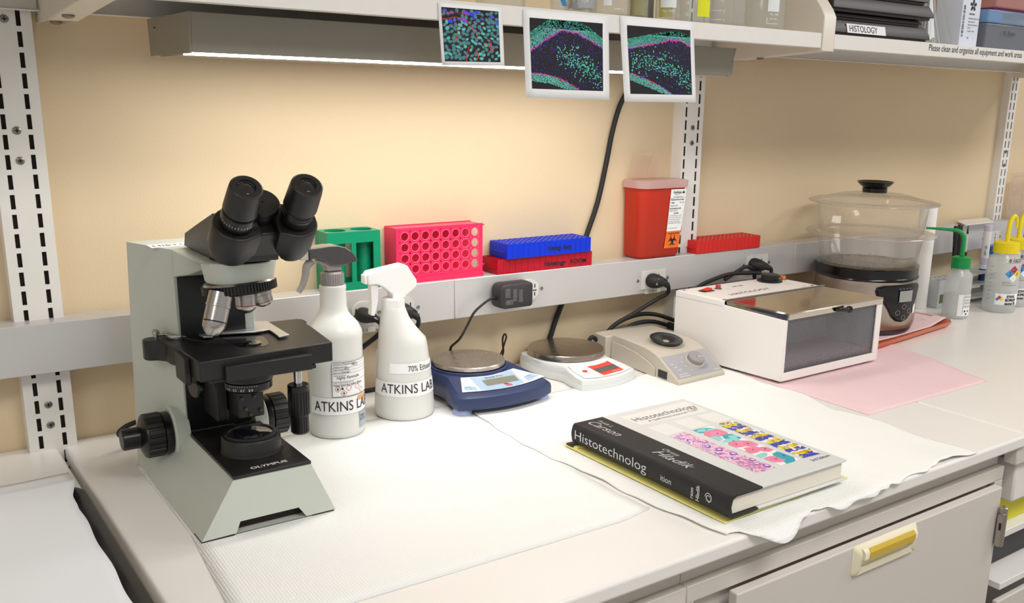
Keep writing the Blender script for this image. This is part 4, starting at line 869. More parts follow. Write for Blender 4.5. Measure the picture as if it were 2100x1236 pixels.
# --- bottle B
x0, y0 = .6653, -.1467
t = thing('spray_bottle', (x0, y0, 0), 'white one-shouldered spray bottle with white trigger, labelled 70% Ethanol', 'spray bottle')
LB_ = [(.6653, .0430, .0006), (.6653, .0462, .004), (.6654, .0470, .010), (.6654, .0468, .017), (.6652, .0450, .040), (.6649, .0429, .0692), (.6642, .0400, .0962), (.6636, .0380, .115), (.6630, .0365, .124), (.6600, .0335, .1300), (.6580, .0312, .135), (.6545, .0262, .146), (.6510, .0220, .158), (.6497, .0187, .170), (.6495, .0178, .1735)]
b = MB(); rings(b, [(c, y0, q, 1, z) for c, q, z in LB_]); b.build('bottle', M_hdpe, t, ang=60)
b = MB(); rings(b, [(c, y0, q-.0018, 1, z+.0014) for c, q, z in LB_[:6]]); b.build('liquid', M_liq, t)
b = MB(); b.M = frame((.6493, y0, 0)); b.gear(.0174, .1738, .1870, 34, .03); b.lathe([(.0176, .1725), (.0176, .1740)], 40); b.lathe([(.0165, .1870), (.014, .1890), (.001, .1890)], 40, caps=False); b.build('cap', M_wsp, t, ang=25)
H2 = headframe(.6493, y0, -.06)
extr('sprayer_head', [(-.0440, .2130), (-.0440, .2290), (-.0400, .2320), (.0120, .2400), (.0190, .2385), (.0350, .2140), (.0345, .2040), (.0180, .1925), (.0150, .1880), (-.0040, .1880), (-.0060, .1960), (-.0200, .2080), (-.0300, .2125)], .0115, M_wsp, t, .0022, H2)
extr('nozzle', [(-.0480, .2140), (-.0480, .2270), (-.0442, .2280), (-.0442, .2135)], .0080, M_wsp, t, .001, H2)
extr('trigger', [(-.0385, .2125), (-.0260, .2105), (-.0270, .1850), (-.0330, .1640), (-.0390, .1650), (-.0375, .1850)], .0065, M_wsp, t, .0014, H2)
def brad(z):
    for (c, q, a), (c2_, q2, a2) in zip(LB_, LB_[1:]):
        if a <= z <= a2: k = (z-a)/(a2-a); return c+(c2_-c)*k, q+(q2-q)*k
    return LB_[-1][:2]
def bf(a0, z0, off): 
    def f(u, v):
        c, q = brad(z0+v); a = math.radians(a0)+u/.043; return Vector((c+(q+off)*math.cos(a), y0+(q+off)*math.sin(a), z0+v))
    return f
AZ = math.degrees(math.atan2(-1.4418-y0, -x0))
f = bf(AZ-62, .0445, .0006); curved_label(t, f, -.012, .110, -.0045, .0180); b = MB(); fit_text(b, 'ATKINS LAB', .0205, .093, bf(AZ-50, .0455, .001)); f = bf(AZ+9, .0795, .001); fit_text(b, '70% Ethanol', .0128, .050, f); b.build('lettering', M_ink, t)
curved_label(t, bf(AZ-30, .0765, .0006), 0, .090, 0, .0155)
b = MB(); grid_patch(b, bf(AZ-92, .062, .0006), 0, .012, 0, .045, 4); b.build('side_label', M_lab, t); b = MB(); grid_patch(b, bf(AZ-95, .072, .0010), 0, .008, 0, .010, 4); b.build('yellow_mark', M_yel, t)

# ================================================================ RACKS ON THE RACEWAY
RT = RZ1+.0003
def holes(mb, F, nx, ny, w, h, r, th, seg=12, x0=0, y0=0, rim=0):
    """perforated plate: top at z=0, walls of each hole down to -th"""
    old = mb.M; mb.M = F
    for i in range(nx):
        for j in range(ny):
            c = (x0+(i+.5)*w, y0+(j+.5)*h); sq = []; ci = []
            for k in range(seg):
                a = 2*PI*k/seg; ca, sa = math.cos(a), math.sin(a); m_ = max(abs(ca), abs(sa)); sq.append((c[0]+ca/m_*w/2, c[1]+sa/m_*h/2, 0)); ci.append((c[0]+r*ca, c[1]+r*sa, 0))
            # square the corners exactly
            n = seg; lo = [(x, y, -th) for x, y, _ in ci]
            mb.add(sq+ci+lo, [(k, (k+1) % n, n+(k+1) % n, n+k) for k in range(n)]+[(n+k, n+(k+1) % n, 2*n+(k+1) % n, 2*n+k) for k in range(n)])
    mb.M = old
def plastic(name, col, amt=.0): return clear(name, col, amt, col, .3, .2)
def tube_rack(name, x0, x1, yf, z, h, d, m, label, rot=0.0, text=None, group='flat eighty-well tube racks'):
    t = thing('tube_rack', ((x0+x1)/2, yf+d/2, z), label, 'tube rack', group); L = x1-x0
    F = frame((x0, yf, z), (math.cos(rot), math.sin(rot), 0), (-math.sin(rot), math.cos(rot), 0)); b = MB(); b.M = F
    w = .0014; b.box((0, 0, 0), (L, w, h-.0002)); b.box((0, d-w, 0), (L, d, h-.0002)); b.box((0, w, 0), (w, d-w, h-.0002)); b.box((L-w, w, 0), (L, d-w, h-.0002)); b.box((w, w, .0002), (L-w, d-w, .0016))
    for i in range(1, 16): b.box((L*i/16-.0008, -.0004, .001), (L*i/16+.0008, 0, h-.002))
    b.M = ID; holes(b, F @ Matrix.Translation((0, 0, h)), 16, 5, L/16, d/5, L/16*.40, h*.75, 12); body = b.build('body', m, t, ang=30)
    b = MB(); b.M = F; b.box((-.0035, .004, h*.40), (-.0001, d-.004, h*.40+.0014)); b.build('grip_tab', m, t); b = MB(); b.M = F; b.box((L+.0001, d*.3, h*.48), (L+.0050, d*.7, h*.48+.0014)); b.build('grip_tab', m, t)
    if text:
        b = MB(); u0, w_, v0, sz = text[1:]
        vs, fs = glyphs(text[0], sz, shear=.15, weight=.00035); ww = max(q[0] for q in vs); b.M = F; b.add([(u0+u*w_/ww, -.0006, v0+v+.0008*math.sin(u*900)) for u, v in vs], fs); b.build('handwriting', M_ink, t)
    return t
M_rr = plastic('dark red plastic', 'c8102c'); M_bl = plastic('royal blue plastic', '0838dc'); M_rd = plastic('scarlet plastic', 'e8302a'); M_pk = plastic('hot pink plastic', 'ff3468'); M_gn = plastic('green plastic', '0a9a70')
tube_rack('r', .8985, 1.1095, -.0540, RT, .0265, .0520, M_rr, 'dark red tube rack lying flat under the blue rack', 0, ('Histology   ROOM', .100, .098, .007, .0115))
tube_rack('b', .9150, 1.1030, -.0600, RT+.0270, .0265, .0560, M_bl, 'royal blue tube rack lying on the dark red one', .012, ('Histology  Room', .088, .055, .009, .0110))
tube_rack('c', 1.3800, 1.5700, -.0570, RT-.0000, .0260, .0540, M_rd, 'bright red tube rack lying right of the sharps container', 0)
# pink rack standing on its side
t = thing('tube_rack', (.79, -.025, RT), 'hot pink tube rack with four rows of round holes facing the room', 'tube rack')
px0, px1, pz0, pz1, pf, pb_ = .7075, .8735, .1945, .2775, -.0450, -.0030
b = MB(); F = frame((px0, pf, pz0), (1, 0, 0), (0, 0, 1), (0, -1, 0)); W_, H_ = px1-px0, pz1-pz0
holes(b, F @ Matrix.Translation((.006, .005, 0)), 8, 4, (W_-.012)/8, (H_-.010)/4, .0066, .0016, 20)
b.M = F; b.box((0, 0, -.0016), (.006, H_, 0)); b.box((W_-.006, 0, -.0016), (W_, H_, 0)); b.box((.006, 0, -.0016), (W_-.006, .005, 0)); b.box((.006, H_-.005, -.0016), (W_-.006, H_, 0)); b.build('front_plate', M_pk, t, ang=30)
b = MB(); b.M = F
for i in range(8):
    for j in range(4):
        c = (.006+(i+.5)*(W_-.012)/8, .005+(j+.5)*(H_-.010)/4); rg = [[(c[0]+q*math.cos(2*PI*k/20), c[1]+q*math.sin(2*PI*k/20), z) for k in range(20)] for q, z in ((.0067, .0001), (.0070, .0008), (.0076, .0008), (.0078, .0001))]; b.loft(rg, caps=False)
b.build('hole_rims', plastic('pale pink plastic', 'ff7f97'), t)
b = MB(); b.box((px0, pb_-.0016, pz0-.004), (px1, pb_, pz1)); b.build('back_plate', M_pk, t)
b = MB(); b.box((px0, pf+.0017, pz0), (px0+.0016, pb_-.0017, pz1)); b.build('end_plate', M_pk, t)
b = MB(); b.box((px0+.002, pf+.0017, pz1-.0030), (px1, pb_-.0017, pz1-.0014)); b.build('top_plate', M_pk, t); b = MB(); b.box((px0+.002, pf+.0017, pz0+.001), (px1, pb_-.0017, pz0+.0026)); b.build('bottom_plate', M_pk, t)
b = MB(); b.box((px0-.002, pf-.002, RT), (px1+.001, pf+.006, pz0-.0002)); b.build('foot_rail', M_pk, t)
for z in (pz0+.010, pz1-.004): b = MB(); b.box((px1+.0002, pf+.001, z), (px1+.0042, pf+.0025, z+.002)); b.build('catch', M_pk, t)
# green rack
t = thing('tube_rack', (.635, -.03, RT), 'green test tube rack with two large round holes in its top', 'tube rack')
gx0, gx1, gf, gb, gz1 = .5870, .6770, -.0500, -.0030, .2785
b = MB(); holes(b, frame((gx0, gf, gz1)), 2, 1, (gx1-gx0)/2, gb-gf, .0175, .004, 32); b.build('top_plate', M_gn, t, ang=30)
for nm, y in (('front_frame', gf), ('back_frame', gb-.003)):
    b = MB(); b.box((gx0, y, gz1-.018), (gx1, y+.003, gz1-.0001)); b.box((gx0, y, RT), (gx1, y+.003, RT+.012))
    for xa, xb in (((gx0, gx0+.016), (gx0+.040, gx0+.048), (gx1-.012, gx1)) if y < -.03 else ((gx0, gx0+.010), (gx1-.006, gx1))): b.box((xa, y, RT+.012), (xb, y+.003, gz1-.018))
    b.build(nm, M_gn, t)
for xa in (gx0, gx1-.003): b = MB(); b.box((xa, gf+.0031, RT), (xa+.003, gb-.0031, gz1-.0001)); b.build('end_panel', M_gn, t)
for k in (0, 1):
    b = MB(); b.M = frame((gx0+(k+.5)*(gx1-gx0)/2+.004, (gf+gb)/2+.002, 0)); b.lathe([(.0135, gz1-.0042), (.0125, RT+.006)], 28, caps=False); b.build('tube_sleeve', M_gn, t)
b = MB()
for i in range(4):
    for j in range(3): b.M = axis_frame((gx1-.022+.005*j, gf-.0002, RT+.022+.018*i), (0, -1, 0)); 
b = MB(); b.box((gx0+.003, gf+.003, RT), (gx1-.003, gb-.003, RT+.004)); b.build('base_plate', M_gn, t)

# ================================================================ SHARPS CONTAINER
t = thing('sharps_container', (1.285, -.03, RT), 'red sharps container with a clear hinged lid and orange biohazard label', 'sharps container'); M_sh = mat('opaque red plastic', 'b82808', .42, bump=.06, bscale=500)
def rsec(x0, x1, y0, y1, r, z, n=6):
    out = []
    for cx_, cy_, a0, rr in ((x1-r, y1-.008, 0, .008), (x0+.008, y1-.008, PI/2, .008), (x0+r, y0+r, PI, r), (x1-r, y0+r, 1.5*PI, r)):
        for k in range(n+1): a = a0+PI/2*k/n; out.append((cx_+(rr)*math.cos(a) if cx_ != x1-r or True else 0, cy_+rr*math.sin(a), z))
    return out
b = MB(); b.loft([rsec(1.2310, 1.3360, -.0520, -.004, .018, RT), rsec(1.2275, 1.3400, -.0560, -.003, .020, RT+.006), rsec(1.2240, 1.3480, -.0600, -.002, .022, .3240)]); b.build('container', M_sh, t, ang=60)
M_lid = clear('pinkish clear lid', 'faeae6', .45, 'f8dcd8', .15)
b = MB(); b.loft([rsec(1.2200, 1.3520, -.0640, -.001, .024, .3235), rsec(1.2200, 1.3530, -.0650, -.001, .024, .3370), rsec(1.2250, 1.3480, -.0600, -.003, .022, .3385)]); ld = b.build('lid', M_lid, t, ang=60)
M_flap = clear('clear flap', 'fefaf6', .88, 'fdf6ee', .1)
b = MB(); b.M = frame((0, -.006, .339), (1, 0, 0), (.08, -.05, 1), (0, -1, 0)); b.prism([(1.2300, 0), (1.2750, 0), (1.2790, .030), (1.2830, .040), (1.2820, .046), (1.2400, .046), (1.2350, .035)], 0, .0012); b.build('flap', M_flap, t); b = MB(); b.M = frame((0, -.008, .339), (1, 0, 0), (.08, -.05, 1), (0, -1, 0)); b.prism([(1.2780, 0), (1.3010, 0), (1.3040, .040), (1.3000, .046), (1.2900, .046), (1.2850, .038)], 0, .0012)
for x in (1.262, 1.293): b.disc((x, .049, .001), .0035, 14)
b.build('flap', M_flap, t)
# front-right labels, on the slightly slanted front
def sfp(u, v): return Vector((1.2915+u+.0035*(v/.138), -.0563-.0040*((v+.006)/.138)-.0006, RT+v))
b = MB(); b.add([sfp(.0, .052), sfp(.0385, .052), sfp(.0445, .1345), sfp(.003, .1345)], [(0, 1, 2, 3)]); b.build('white_label', M_lab, t)
b = MB(); b.add([sfp(-.0035, .0185), sfp(.0360, .0185), sfp(.0385, .0519), sfp(.0, .0519)], [(0, 1, 2, 3)]); b.build('biohazard_label', mat('biohazard orange', 'f2731c', .5), t)
g = lambda u, v: sfp(u, v)+Vector((0, -.0004, 0))
b = MB()
for s, u0, v, w, z_, k in (('OakRidge', .009, .1265, .022, .0062, .0001), ('PRODUCTS', .013, .1232, .012, .0025, 0), ('Sharps Disposal Services', .010, .1190, .026, .0030, 0), ('Phlebotomy Sharps Container', .004, .1130, .036, .0038, .0001), ('1 Quart', .004, .1070, .011, .0045, .0001), ('0311-150', .028, .1070, .012, .0036, 0), ('Single Use Only', .004, .1012, .020, .0040, 0), ('REGULATED MEDICAL WASTE', .003, .0955, .030, .0034, .0001), ('Dispose when full', .003, .0915, .022, .0032, 0), ('CAUTION', .0145, .0860, .013, .0038, .0001)): fit_text(b, s, z_, w, lambda u, v_, u0=u0, v=v: g(u+u0, v_+v), weight=k)
for i in range(6): R = random.Random(i); fit_text(b, ['Contents may be hazardous, do not overfill.', 'Keep out of reach of children. Lock lid', 'before disposal. Do not force items in.', 'Follow local rules when discarding.', 'DO NOT ATTEMPT TO EMPTY CONTAINER', 'Latex free. Made in USA'][i], .0028, [.034, .034, .033, .030, .034, .024][i], lambda u, v, i=i: g(u+.002, v+.0820-.0038*i-(.0 if i < 5 else .006)))
b.add([g(.001, .1172), g(.042, .1172), g(.042, .1176), g(.001, .1176)], [(0, 1, 2, 3)])
b.add([g(.0325, .1262), g(.0352, .131), g(.0365, .129), g(.0375, .1315), g(.0405, .1262)], [(0, 1, 2, 3, 4)])
fit_text(b, 'DANGER BIOHAZARD', .0034, .030, lambda u, v: g(u+.004, v+.0462), weight=.0001)
bc = (.0175, .0330)
def arc(c, r0, r1, a0, a1, n=22): vs = []; [vs.extend([g(c[0]+(r1)*math.cos(a0+(a1-a0)*i/n), c[1]+r1*math.sin(a0+(a1-a0)*i/n)), g(c[0]+r0*math.cos(a0+(a1-a0)*i/n), c[1]+r0*math.sin(a0+(a1-a0)*i/n))]) for i in range(n+1)]; b.add(vs, [(2*i, 2*i+1, 2*i+3, 2*i+2) for i in range(n)])
for k in range(3):
    a = PI/2+k*2*PI/3; c = (bc[0]+.0062*math.cos(a), bc[1]+.0062*math.sin(a)); n = 30; vs = []
    for i in range(n+1):
        q = a+.35+(2*PI-.7)*i/n; w_ = .0030*abs(math.sin((q-a)/2))**1.5+.0004; ro = .0062
        vs += [g(c[0]+ro*math.cos(q), c[1]+ro*math.sin(q)), g(c[0]+(ro-w_)*math.cos(q), c[1]+(ro-w_)*math.sin(q))]
    b.add(vs, [(2*i, 2*i+1, 2*i+3, 2*i+2) for i in range(n)])
    arc(bc, .0058, .0070, a+PI/3-.62, a+PI/3+.62, 10)
b.build('label_print', M_ink, t)
# ================================================================ BALANCES
M_navy = mat('navy blue plastic', '2d3b62', .38, bump=.06, bscale=700); M_lilac = mat('pale lilac rubber', 'a3aed6', .5)
M_pan = mat('worn steel pan', 'cfc4ba', .26, metal=.8, noise=.06, nscale=30, aniso=(60, 60, 60))
def lid_z(y): return .0455+.159*min(0, y+.1485)
t = thing('balance', (.8127, -.12, 0), 'navy blue digital balance with a round steel pan and pale blue display panel', 'balance', 'digital balances')
half = [(.7234, -.2136), (.7400, -.2215), (.7650, -.2285), (.7900, -.2325), (.8127, -.2335), (.8355, -.2328), (.8600, -.2295), (.8850, -.2230), (.9020, -.2157), (.9030, -.2050), (.8930, -.1700), (.8880, -.1480), (.8900, -.1100), (.8900, -.0450), (.8820, -.0330), (.7440, -.0330), (.7360, -.0450), (.7360, -.1100), (.7370, -.1480), (.7310, -.1700), (.7225, -.2030)]
cX, cY = .8127, -.135
def ins(d): return [(x+(cX-x)*d, y+(cY-y)*d) for x, y in half]
def ring(d, zf): return [(x, y, zf(y) if callable(zf) else zf) for x, y in ins(d)]
b = MB(); b.loft([ring(.02, .0100), ring(0, .0125), ring(0, lambda y: .024 if y < -.18 else .030), ring(.015, lambda y: .0295 if y < -.18 else .038), ring(.095, lambda y: lid_z(y)-.0005)]); bd = b.build('body', M_navy, t, ang=38)
for x, y in ((.7395, -.2000), (.8890, -.2010), (.748, -.055), (.878, -.055)):
    b = MB(); b.M = frame((x, y, 0)); b.lathe([(.0155, .0002), (.0165, .001), (.0135, .0095), (.010, .0115)], 28); b.build('foot', M_lilac, t)
b = MB(); b.M = frame((.8127, -.0990, 0)); b.lathe([(.0665, .0440), (.0660, .0475), (.0630, .0485), (.0600, .0455), (.001, .0455)], 64, caps=False); b.build('pan_well', M_navy, t)
b = MB(); b.M = frame((.8127, -.0990, 0)); b.lathe([(.001, .0495), (.0600, .0495), (.0612, .0500), (.0612, .0555), (.0604, .0568), (.001, .0568)], 80, caps=False); b.k = 1; b.lathe([(.01, .0457), (.01, .0494)], 12); b.build('pan', [M_pan, M_blk], t, ang=30)
def bz(x, y, o=.0004): return (x, y, lid_z(y)+o)
def lip(poly, name, m, par, o, sub=0):
    b = MB(); n = len(poly); b.add([bz(x, y, o) for x, y in poly], [tuple(range(n))]); return b.build(name, m, par)
M_pw = mat('white panel film', 'eceef0', .35); M_pbl = mat('pale blue panel film', 'abc6dc', .35); M_lcd = mat('grey green display', '8a8c7c', .2)
arcp = lambda x0, x1, y0, sag, n=10: [(x0+(x1-x0)*i/n, y0-sag*math.sin(PI*i/n)) for i in range(n+1)]
wp_ = [(.7365, -.2050), *arcp(.7420, .8860, -.2060, .0105)[1:-1], (.8985, -.2020), (.8660, -.1560)] + [(.8640-(.8640-.7625)*i/8, -.1560-.0085*math.sin(PI*i/8)) for i in range(9)]
pn = lip(wp_, 'panel_film', M_pw, t, .0006)
bp_ = [(.7690, -.2095), (.7900, -.2150), (.8127, -.2163), (.8360, -.2148), (.8520, -.2100), (.8580, -.1600)] + [(.8480-(.8480-.7760)*i/6, -.1620-.0060*math.sin(PI*i/6)) for i in range(7)]
lip(bp_, 'blue_field', M_pbl, pn, .0009); lip([(.7860, -.2000), (.8480, -.2005), (.8510, -.1800), (.7890, -.1790)], 'display', M_lcd, pn, .0012)
for nm, q in (('key', [(.7440, -.2000), (.7640, -.2080), (.7670, -.1950), (.7500, -.1880)]), ('key', [(.8900, -.1960), (.8610, -.2080), (.8630, -.1900), (.8800, -.1850)])): lip(q, nm, M_pbl, pn, .0010)
b = MB(); F_ = lambda u0, v0: (lambda u, v: Vector(bz(u0+u, v0+v*1.0, .0014)))
fit_text(b, 'Scout', .0085, .019, F_(.7980, -.1760), shear=.2); b.build('model_name', MATS['blue print dark'] if 'blue print dark' in MATS else mat('blue print dark', '2b4478', .5), pn); b = MB()
fit_text(b, 'ON/ZERO', .0032, .011, F_(.7485, -.1945)); fit_text(b, 'Off', .0032, .004, F_(.7540, -.1995)); fit_text(b, 'PRINT', .0032, .008, F_(.8690, -.1925)); fit_text(b, 'Unit', .0032, .005, F_(.8720, -.1985)); b.build('lettering', mat('blue print dark', '2b4478', .5), pn)
M_rp = mat('red print', 'd8233a', .5); b = MB(); fit_text(b, 'Pro', .0080, .012, F_(.8195, -.1760)); fit_text(b, 'OHAUS', .0036, .011, F_(.8170, -.2115), weight=.0002)
b.build('logo_text', M_rp, pn); b = MB()
b.add([bz(.8205+.0042*math.cos(i*PI/8), -.2045+.0032*math.sin(i*PI/8), .0014) for i in range(16)], [tuple(range(16))]); b.add([bz(.8150, -.2010, .0014), bz(.8190, -.2010, .0014), bz(.8185, -.2040, .0014)], [(0, 2, 1)]); b.add([bz(.8235, -.2075, .0014), bz(.8275, -.2075, .0014), bz(.8262, -.2045, .0014)], [(0, 1, 2)]); b.build('red_logo', M_rp, pn)
# white balance (local frame follows its slight turn)
t = thing('balance', (1.034, -.12, 0), 'small white digital balance with a dark steel pan and red-framed display', 'balance', 'digital balances')
M_wb = mat('cool white plastic', 'dfe3e2', .38)
WF = frame((1.0339, -.2076, 0), (.997, .0782, 0), (-.030, .9995, 0))
wl = [(-.0640, 0), (-.045, -.0075), (-.0200, -.0125), (0, -.0135), (.0200, -.0125), (.045, -.0075), (.0640, 0), (.0650, .012), (.0620, .040), (.0580, .060), (.0590, .075), (.0640, .095), (.0655, .130), (.0640, .175), (.0560, .192), (-.0560, .192), (-.0640, .175), (-.0655, .130), (-.0640, .095), (-.0570, .075), (-.0560, .060), (-.0610, .040), (-.0650, .012)]
wz = lambda y: .0200+.0095*min(1, max(0, (y+.013)/.075))
def wring(d, zf): return [(x*(1-d), .07+(y-.07)*(1-d), zf(y) if callable(zf) else zf) for x, y in wl]
b = MB(); b.M = WF; b.loft([wring(.015, .0010), wring(0, .003), wring(0, lambda y: wz(y)*.48), wring(.006, lambda y: wz(y)*.50), wring(.006, lambda y: wz(y)*.54), wring(.002, lambda y: wz(y)*.56), wring(.014, lambda y: wz(y)*.92), wring(.06, wz)]); b.build('body', M_wb, t, ang=45)
b = MB(); b.M = WF; b.box((-.05, .0, .0001), (.05, .18, .0012)); b.build('base', M_blk, t)
b = MB(); b.M = frame((1.0370, -.0765, 0)); b.lathe([(.0735, .0270), (.0720, .0300), (.068, .0310), (.001, .0310)], 64, caps=False); b.build('pan_well', M_wb, t)
b = MB(); b.M = frame((1.0370, -.0765, 0)); b.lathe([(.001, .0315), (.0715, .0315), (.0722, .0320), (.0722, .0338), (.0705, .0402), (.0695, .0412), (.001, .0412)], 80, caps=False); b.build('pan', mat('dark steel pan', 'b3a79c', .2, metal=.95, aniso=(50, 50, 50)), t, ang=25)
b = MB(); b.M = WF; W2 = lambda x, y, o=.0006: (x, y, wz(y)+o)
q = [(-.054, .003), (-.030, -.004), (0, -.0065), (.030, -.004), (.0545, .003), (.0555, .030), (.0500, .060), (-.0470, .060), (-.0545, .030)]; b.add([W2(*p) for p in q], [tuple(range(len(q)))]); pn = b.build('panel_film', mat('glossy white film', 'f3f4f4', .25), t)
b = MB(); b.M = WF; q = [(-.014, -.0010), (.038, .0020), (.038, .0480), (.030, .0440), (.005, .0410), (-.016, .0430)]; b.add([W2(*p, .0010) for p in q], [tuple(range(len(q)))]); b.build('red_field', mat('orange red print', 'e4492f', .4), pn)
b = MB(); b.M = WF; q = [(-.013, .0105), (.037, .0125), (.037, .0300), (-.014, .0275)]; b.add([W2(*p, .0014) for p in q], [tuple(range(len(q)))]); b.build('display', mat('dark grey display', '5d5b58', .2), pn)
b = MB(); b.M = WF; fit_text(b, 'CS Series', .005, .018, lambda u, v: W2(u+.012, v+.0042, .0014)); b.k = 1; fit_text(b, 'OHAUS', .0036, .013, lambda u, v: W2(u-.040, v+.018, .0012)); b.add([W2(-.034+.0055*math.cos(i*PI/8), .0275+.0045*math.sin(i*PI/8), .0012) for i in range(16)], [tuple(range(16))])
fit_text(b, 'Off', .0035, .005, lambda u, v: W2(u-.030, v+.006, .0012)); fit_text(b, 'Zero  On', .0035, .011, lambda u, v: W2(u+.041, v+.020, .0012)); fit_text(b, 'Unit', .0035, .006, lambda u, v: W2(u+.043, v+.034, .0012)); b.build('lettering', [M_lab, MATS['orange red print']], pn)

# ================================================================ VORTEX MIXER
M_beige = mat('beige plastic', 'c6beb0', .42, bump=.05, bscale=500)
t = thing('vortex_mixer', (1.20, -.17, 0), 'beige vortex mixer with round black cup and grey dial beside the warming box', 'mixer')
VF = frame((1.1358, -.2783, 0), (1, .051, 0), (.056, 1, 0)); b = MB(); b.M = VF @ frame((0, 0, 0), (0, 1, 0), (0, 0, 1), (1, 0, 0))
vp = [(0, .0008), (0, .0075), (.0040, .0100), (.0560, .0385), (.0700, .0440), (.0900, .0478), (.1150, .0498), (.1500, .0505), (.2150, .0505), (.2150, .0008)]
b.prism(vp, 0, .1215); bd = b.build('body', M_beige, t, bevel=.0018, ang=25, seg=3)
b = MB(); b.M = VF; b.box((-.0170, .2000, .006), (.1210, .2380, .0490)); b.build('rear_housing', M_beige, t, bevel=.0015)
b = MB(); b.M = VF @ frame((0, 0, 0), (0, 1, 0), (0, 0, 1), (1, 0, 0)); sp_ = [(.066, .002), (.066, .0175), (.090, .0270), (.125, .0345), (.160, .0372), (.199, .0380), (.199, .002)]; b.prism(sp_, -.0030, -.0001); b.build('side_plate', M_beige, t, bevel=.0009)
b = MB(); b.M = VF; b.box((-.0012, .0335, .0040), (-.0001, .0580, .0180)); b.build('power_switch', M_blk, t, bevel=.0004)
nv = Vector((0, -.48, .877)); SPf = lambda u, w: (VF @ Vector((u, .0040+.0520*w, .0100+.0285*w)))
b = MB(); b.add([SPf(.0035, .03)+nv*.0003, SPf(.1180, .03)+nv*.0003, SPf(.1180, 1.02)+nv*.0003, SPf(.0035, 1.02)+nv*.0003], [(0, 1, 2, 3)]); pn = b.build('control_panel', mat('grey blue panel film', 'a9a8ad', .4), t)
b = MB(); T_ = lambda u0, w0: (lambda u, v: SPf(u0+u, w0+v/.0593)+nv*.0008)
for s, u, w, z, wd in (('thermolyne', .010, .07, .006, .026), ('MAXI MIX II', .012, .16, .0045, .022), ('ON', .012, .62, .004, .006), ('OFF', .014, .48, .004, .008), ('TOUCH', .018, .36, .004, .011), ('10', .046, .82, .004, .005), ('8', .0405, .65, .004, .003), ('6', .0405, .45, .004, .003), ('4', .048, .25, .004, .003), ('2', .095, .36, .004, .003), ('37600', .100, .07, .004, .013)): fit_text(b, s, z, wd, T_(u, w))
b.build('lettering', M_lab, pn)
kc = SPf(.0715, .60); kf_ = axis_frame(kc, nv); b = MB(); b.M = kf_; b.lathe([(.0195, .0004), (.0190, .003), (.0160, .0035)], 40); b.build('dial_base', M_beige, pn)
b = MB(); b.M = kf_; b.gear(.0158, .0036, .0105, 40, .03); b.lathe([(.0153, .0105), (.0145, .0120), (.001, .0120)], 40, caps=False); dl = b.build('dial', mat('mid grey plastic', '9a9998', .4), pn, ang=25)
b = MB(); b.M = kf_; b.M = kf_ @ Matrix.Rotation(-.25, 4, 'Z'); b.box((.001, -.0004, .0121), (.0145, .0004, .0126)); b.build('pointer', M_lab, dl)
b = MB(); ccc = VF @ Vector((.0560, .1020, .0490)); b.M = axis_frame(ccc, (0, -.16, 1)); b.lathe([(.0290, -.002), (.0280, .0030), (.0200, .0035)], 48); b.build('cup_collar', mat('beige grey collar', 'aaa596', .45), t)
b = MB(); b.M = axis_frame(ccc, (0, -.16, 1)); b.lathe([(.020, .0036), (.0310, .0068), (.0315, .0082), (.0300, .0092), (.0180, .0068), (.0090, .0040), (.0040, .0032), (.0001, .0030)], 56, caps=False); b.build('cup', mat('black rubber cup', '1d1d20', .3), t, ang=60)
b = MB(); b.M = ID; b.tube(spline([(1.134, -.048, .035), (1.119, -.050, .043), (1.111, -.048, .030), (1.106, -.045, .004)], 8), .0042, 10); b.build('power_cord', M_rub, t)

# ================================================================ WARMING BOX
t = thing('warming_box', (1.43, -.25, 0), 'white slide-drying box with steel lid and perforated dark window, on the pink pad', 'laboratory box'); M_wbx = mat('white powder coat', 'f0ede9', .4, bump=.12, bscale=1200)
HFr = frame((1.2964, -.3696, .006), (1, .0098, 0), (-.088, 1, 0)); HW, HD = .2860, .2560
def hb(b): b.M = HFr; return b
side = [(0, 0), (0, .1125), (.1370, .1170), (.1370, .1230), (.1385, .1245), (HD, .1245), (HD, 0)]
for nm, x in (('left_panel', 0), ('right_panel', HW-.0030)):
    b = MB(); b.M = HFr @ frame((0, 0, 0), (0, 1, 0), (0, 0, 1), (1, 0, 0)); b.prism(side, x, x+.0030); b.build(nm, M_wbx, t, bevel=.0012)
b = hb(MB()); b.box((.0031, .1385, .1225), (HW-.0031, HD, .1250)); tp = b.build('control_panel', M_wbx, t, bevel=.0008)
b = hb(MB()); b.box((.0031, 0, 0), (HW-.0031, .0028, .0155)); b.box((.0031, 0, .0156), (.0080, .0028, .1120)); b.box((HW-.0170, 0, .0156), (HW-.0031, .0028, .1120)); b.build('front_frame', M_wbx, t, bevel=.0006)
b = hb(MB()); b.box((-.0003, .1380, .1135), (0, HD-.001, .1142)); b.build('seam', mat('seam grey', 'a9a5a0', .6), t)
b = hb(MB()); b.box((.0031, HD-.0030, 0), (HW-.0031, HD, .1224)); b.box((.0031, .0030, .0004), (HW-.0031, HD-.0031, .0020)); b.build('back_and_floor', M_wbx, t)
for x, y in ((.02, .02), (HW-.025, .02), (.02, HD-.03), (HW-.025, HD-.03)): b = hb(MB()); b.box((x-.009, y-.009, -.0058), (x+.009, y+.009, -.0002)); b.build('foot', M_rub, t)
pm = mat('perforated steel', '77757a', .38, metal=.2); nt = pm.node_tree; B_ = nt.nodes['Principled BSDF']; tc = nt.nodes.new('ShaderNodeTexCoord'); vo = nt.nodes.new('ShaderNodeTexVoronoi'); vo.inputs['Scale'].default_value = 210; vo.inputs['Randomness'].default_value = 0
